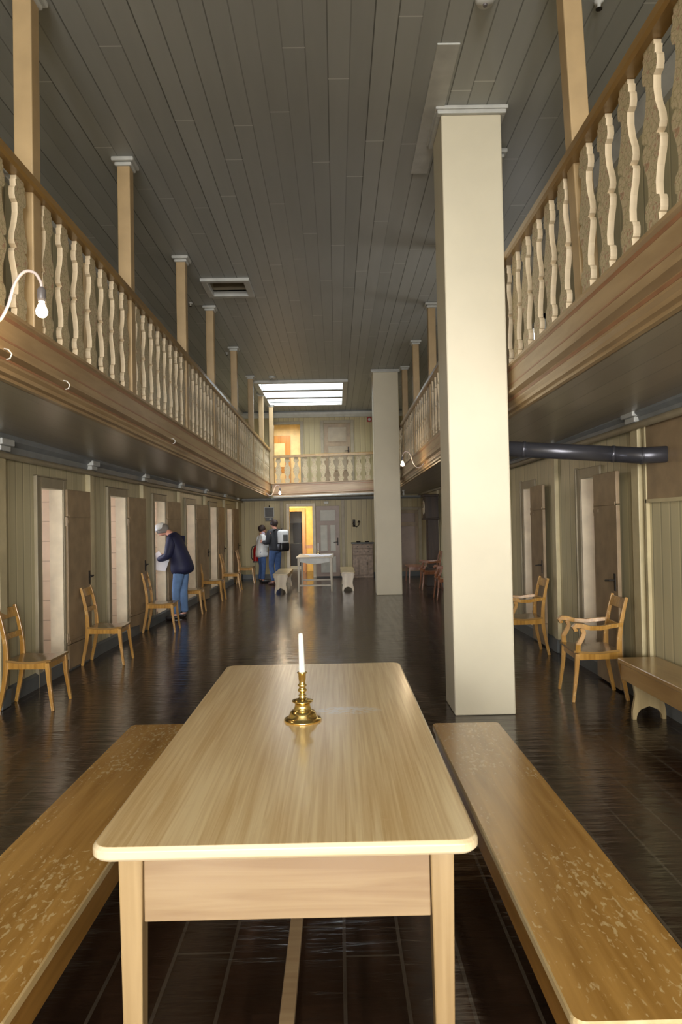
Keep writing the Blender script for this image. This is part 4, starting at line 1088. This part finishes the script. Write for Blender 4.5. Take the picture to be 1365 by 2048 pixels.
def hand(verts, edges, wrist, d, palm_n, tag_, curl=.5):
    """adds a palm, four unequal bent fingers and a thumb to the body graph; d = pointing direction"""
    d = Vector(d).normalized(); n = Vector(palm_n).normalized(); sd = d.cross(n).normalized()
    w_ = Vector(wrist); pm = w_ + d * .05
    pk = 'palm' + tag_; verts[pk] = (*pm, .026); edges.append(('wrist' + tag_, pk))
    for i, (off, ln) in enumerate(((-.030, .062), (-.010, .074), (.010, .070), (.028, .055))):
        b = w_ + d * .085 + sd * off; k = b + d * ln * .55 + n * ln * .25 * curl; e = k + d * ln * .35 + n * ln * .6 * curl
        for nm_, p, r in (('b', b, .0105), ('k', k, .009), ('e', e, .007)): verts['f%s%s%d' % (nm_, tag_, i)] = (*p, r)
        edges += [(pk, 'fb%s%d' % (tag_, i)), ('fb%s%d' % (tag_, i), 'fk%s%d' % (tag_, i)), ('fk%s%d' % (tag_, i), 'fe%s%d' % (tag_, i))]
    t0 = w_ + d * .035 - sd * .034; t1 = t0 + d * .03 - sd * .02 + n * .012; t2 = t1 + d * .028 + n * .01
    for nm_, p, r in (('ta', t0, .012), ('tb', t1, .010), ('tc', t2, .008)): verts[nm_ + tag_] = (*p, r)
    edges += [(pk, 'ta' + tag_), ('ta' + tag_, 'tb' + tag_), ('tb' + tag_, 'tc' + tag_)]
def person(loc, rz, label, J, look, s=1.0, jacket='navy', trousers='denim', shoe='shoe', hair='hairgrey', coat_hem=.80, hem_r=.21, collar=None, sole=0):
    """J: joints in local space, x forward, y left"""
    P = empty('person', loc, rz); tag(P, label, 'person')
    V = {}; Ed = []
    r = dict(pelvis=(.10, .08), waist=(.09, .07), chest=(.09, .07), neckb=(.075, .07), neck=(.052, .052), head=(.078, .088), crown=(.062, .075),
             hip=.07, knee=.05, ankle=.036, ball=.036, toe=.026, sh=.045, elbow=.038, wrist=.024)
    for k in ('pelvis', 'waist', 'chest', 'neckb', 'neck', 'head', 'crown'): V[k] = (*J[k], r[k])
    Ed += chain('pelvis', 'waist', 'chest', 'neckb', 'neck', 'head', 'crown')
    for t in ('L', 'R'):
        for k in ('hip', 'knee', 'ankle', 'ball', 'sh', 'elbow', 'wrist'): V[k + t] = (*J[k + t], r[k])
        Ed += [('pelvis', 'hip' + t)] + chain('hip' + t, 'knee' + t, 'ankle' + t, 'ball' + t) + [('chest', 'sh' + t)] + chain('sh' + t, 'elbow' + t, 'wrist' + t)
        d = Vector(J['wrist' + t]) - Vector(J['elbow' + t])
        hand(V, Ed, J['wrist' + t], d, J.get('palm' + t, (0, 0, -1)), t)
    # face: nose, chin and ears turned to the look direction
    lk = Vector(look).normalized(); hd = Vector(J['head']); cr = Vector(J['crown']); up = (cr - hd).normalized(); lt = up.cross(lk).normalized()
    for k, p, q in (('nose', hd + lk * .098 - up * .004, .014), ('chin', hd + lk * .068 - up * .062, .028), ('earL', hd + lt * .082 + up * .005, .016), ('earR', hd - lt * .082 + up * .005, .016), ('brow', hd + lk * .072 + up * .035, .030)):
        V[k] = (*p, q); Ed.append(('head', k))
    body = skin('body', 'skin', P, V, Ed, 'pelvis')
    for sd_ in (-1, 1):
        e = MB().lathe([(.001, -.008), (.006, -.005), (.008, 0), (.006, .005), (.001, .008)], tuple(hd + lk * .088 + lt * sd_ * .03 + up * .016), 8).build('eye', 'wick', P, smooth=True)
    MB().tube([hd + lk * .088 + lt * .022 - up * .038, hd + lk * .095 - up * .040, hd + lk * .088 - lt * .022 - up * .038], .004, 6).build('mouth', 'redline', P)
    # trousers
    TV = {'p': (*J['pelvis'], (.12, .10))}; TE = []
    for t in ('L', 'R'):
        kn, an = J['knee' + t], J['ankle' + t]
        TV['h' + t] = (*J['hip' + t], .105); TV['m' + t] = (*lerp(J['hip' + t], kn, .5), .092); TV['k' + t] = (*kn, .075); TV['c' + t] = (*lerp(kn, an, .6), .066); TV['a' + t] = (*lerp(kn, an, .97), .066)
        TE += [('p', 'h' + t)] + chain('h' + t, 'm' + t, 'k' + t, 'c' + t, 'a' + t)
    skin('trousers', trousers, P, TV, TE, 'p')
    # jacket
    hem = J['hem']
    JV = {'hem': (*hem, (hem_r * 1.12, hem_r * .95)), 'low': (*lerp(hem, J['waist'], .5), (hem_r * 1.1, hem_r * .92)), 'w': (*J['waist'], (.215, .175)), 'c': (*J['chest'], (.225, .18)), 'n': (*J['neckb'], (.115, .10))}
    JE = chain('hem', 'low', 'w', 'c', 'n')
    for t in ('L', 'R'):
        JV['s' + t] = (*J['sh' + t], .108); JV['e' + t] = (*J['elbow' + t], .076); JV['u' + t] = (*lerp(J['elbow' + t], J['wrist' + t], .93), .054)
        JE += [('c', 's' + t)] + chain('s' + t, 'e' + t, 'u' + t)
    skin('jacket', jacket, P, JV, JE, 'c')
    # shoes
    for t in ('L', 'R'):
        a = Vector(J['ankle' + t]); b = Vector(J['ball' + t]); f = (b - a); f.z = 0; f.normalize()
        SV = {'h': (a.x - f.x * .03, a.y - f.y * .03, .045, .045), 'm': (a.x + f.x * .07, a.y + f.y * .07, .045, .046), 'b': (a.x + f.x * .15, a.y + f.y * .15, .038, .042), 't': (a.x + f.x * .20, a.y + f.y * .20, .032, .032)}
        skin('shoe', shoe, P, SV, chain('h', 'm', 'b', 't'), 'm')
    # hair
    back = -lk
    hm = MB().lathe([(.088, -.055), (.094, -.02), (.096, .015), (.090, .05), (.072, .082), (.042, .102), (.001, .110)], seg=20)
    hm.warp(lambda x, y, z: (x * .95, y * 1.08, z))
    ho = hm.build('hair', hair, P, smooth=True)
    ax = (up * .86 + lk * -0 + back * -.0 + lk * .0).normalized(); tilt = (up + back * .42).normalized(); fw = (lk - tilt * lk.dot(tilt)).normalized()
    ho.matrix_local = Matrix.Translation(hd + up * .012 + back * .016) @ Matrix((tuple(-lt), tuple(fw), tuple(tilt))).transposed().to_4x4()
    return P, hd, lk, up, lt
J1 = dict(pelvis=(-.05, 0, .93), waist=(-.03, 0, 1.08), chest=(.03, 0, 1.30), neckb=(.13, 0, 1.455), neck=(.20, 0, 1.50), head=(.285, 0, 1.515), crown=(.325, 0, 1.60),
          hipL=(-.05, .10, .88), hipR=(-.05, -.10, .88), kneeL=(.02, .11, .48), kneeR=(-.03, -.11, .48), ankleL=(.0, .12, .08), ankleR=(-.05, -.12, .08), ballL=(.13, .14, .035), ballR=(.08, -.14, .035),
          shL=(.06, .19, 1.36), shR=(.06, -.19, 1.36), elbowL=(.09, .25, 1.09), elbowR=(.10, -.25, 1.10), wristL=(.33, .16, 1.02), wristR=(.34, -.10, 1.10), hem=(-.08, 0, .74), palmL=(0, 0, 1), palmR=(0, 0, -1))
P1, hd, lk, up, lt = person((-2.72, 11.76, 0), math.pi + R(-8), 'person in navy jacket, white cap and jeans stooping over white papers', J1, (.85, 0, -.5), coat_hem=.78, hem_r=.23)
# cap
cap = MB().lathe([(.102, -.01), (.104, .02), (.095, .06), (.07, .09), (.03, .105), (.001, .108)], seg=20)
capo = cap.build('cap', 'capcloth', P1, smooth=True)
rotm = Matrix((lk.cross(up).normalized() * -1, lk, up)).transposed()
capo.matrix_local = Matrix.Translation(hd + up * .045 + lk * .01) @ Matrix((tuple(-lt), tuple(lk), tuple(up))).transposed().to_4x4()
br = MB().prism([(-.075, .08), (.075, .08), (.07, .13), (.04, .17), (0, .18), (-.04, .17), (-.07, .13)], 'Z', -.005, .005).build('cap_brim', 'capcloth', P1, bevel=.003)
br.matrix_local = capo.matrix_local.copy()
MB().tube([(.12, .05, 1.42), (.16, 0, 1.43), (.12, -.05, 1.42)], .03, 10).build('collar', 'capcloth', P1, smooth=True)
# papers in the hands
def paper_curved(loc, rot, w_, h_, bend, label):
    m = MB(); n = 8; vs = []
    for i in range(n + 1):
        t = i / n - .5
        for z in (-h_ / 2, h_ / 2): vs += [(t * w_, bend * math.cos(t * 3), z), (t * w_, bend * math.cos(t * 3) + .003, z)]
    fs = []
    for i in range(n):
        a = 4 * i; b = a + 4; fs += [(a, b, b + 2, a + 2), (a + 1, a + 3, b + 3, b + 1), (a, a + 1, b + 1, b), (a + 2, b + 2, b + 3, a + 3)]
    fs += [(0, 2, 3, 1), (4 * n, 4 * n + 1, 4 * n + 3, 4 * n + 2)]
    o = m.add(vs, fs).build('paper_sheet', 'paper'); o.location = loc; o.rotation_euler = rot; return tag(o, label, 'paper')
paper_curved((-3.00, 11.55, .965), (R(-38), R(14), R(5)), .27, .24, .02, 'large white sheet held by the stooping person in the navy jacket')
paper_curved((-3.09, 11.68, 1.07), (R(-30), R(-30), R(20)), .20, .15, .01, 'smaller white sheet held above the large sheet by the stooping person')

J2 = dict(pelvis=(0, 0, .86), waist=(0, 0, .98), chest=(-.01, 0, 1.18), neckb=(.0, 0, 1.33), neck=(.01, 0, 1.38), head=(.03, 0, 1.46), crown=(.02, 0, 1.54),
          hipL=(0, .09, .80), hipR=(0, -.09, .80), kneeL=(.02, .10, .45), kneeR=(.0, -.10, .45), ankleL=(-.02, .11, .07), ankleR=(-.03, -.11, .07), ballL=(.11, .13, .03), ballR=(.10, -.13, .03),
          shL=(0, .17, 1.25), shR=(0, -.17, 1.25), elbowL=(-.01, .22, .99), elbowR=(.03, -.22, 1.0), wristL=(.16, .17, 1.03), wristR=(.22, -.12, 1.04), hem=(0, 0, .66), palmL=(0, -1, 0), palmR=(0, 1, 0))
P2, hd2, lk2, up2, lt2 = person((-2.06, 18.75, 0), R(25), 'person in a long white jacket and jeans facing the person in charcoal', J2, (.9, -.1, -.15), jacket='whitecloth', trousers='denimdark', hair='hairdark', hem_r=.205)
skin('scarf', 'lilac', P2, {'a': (.05, .07, 1.34, .05), 'b': (-.04, .0, 1.36, .06), 'c': (.05, -.07, 1.34, .05), 'd': (.07, 0, 1.30, .045)}, chain('a', 'b', 'c', 'd'), 'b')
J3 = dict(pelvis=(0, 0, .93), waist=(0, 0, 1.06), chest=(-.01, 0, 1.30), neckb=(.01, 0, 1.47), neck=(.02, 0, 1.52), head=(.05, 0, 1.60), crown=(.045, 0, 1.69),
          hipL=(0, .10, .88), hipR=(0, -.10, .88), kneeL=(.05, .11, .48), kneeR=(.03, -.11, .48), ankleL=(-.05, .12, .08), ankleR=(.02, -.12, .08), ballL=(.08, .13, .035), ballR=(.15, -.13, .035),
          shL=(0, .20, 1.38), shR=(0, -.20, 1.38), elbowL=(.03, .25, 1.10), elbowR=(.05, -.25, 1.12), wristL=(.27, .20, 1.13), wristR=(.28, -.16, 1.15), hem=(0, 0, .86), palmL=(0, -1, 0), palmR=(0, 1, 0))
P3, hd3, lk3, up3, lt3 = person((-1.63, 18.1, 0), math.pi - R(40), 'person in a charcoal jacket and jeans with a backpack, back to the viewer', J3, (.95, .2, -.2), jacket='darkcloth', trousers='denimdark', shoe='shoebrown', hair='hairdark', hem_r=.185)
bp = empty('backpack', (-1.42, 17.93, 1.02), R(-40)); tag(bp, 'white and black backpack hanging on the back of the person in charcoal', 'backpack')
MB().box(-.07, .10, -.15, .15, .05, .42).build('upper_bag', 'whitecloth', bp, bevel=.06, seg=4, smooth=True)
MB().box(-.08, .12, -.165, .165, -.14, .10).build('lower_bag', 'black', bp, bevel=.06, seg=4, smooth=True)
MB().box(.09, .115, -.08, .08, .12, .30).build('front_pocket', 'baseboard', bp, bevel=.01)
for s_ in (-1, 1): MB().tube([(-.04, s_ * .08, .36), (-.12, s_ * .10, .44), (-.20, s_ * .12, .40)], .016, 8).build('strap', 'black', bp, smooth=True)
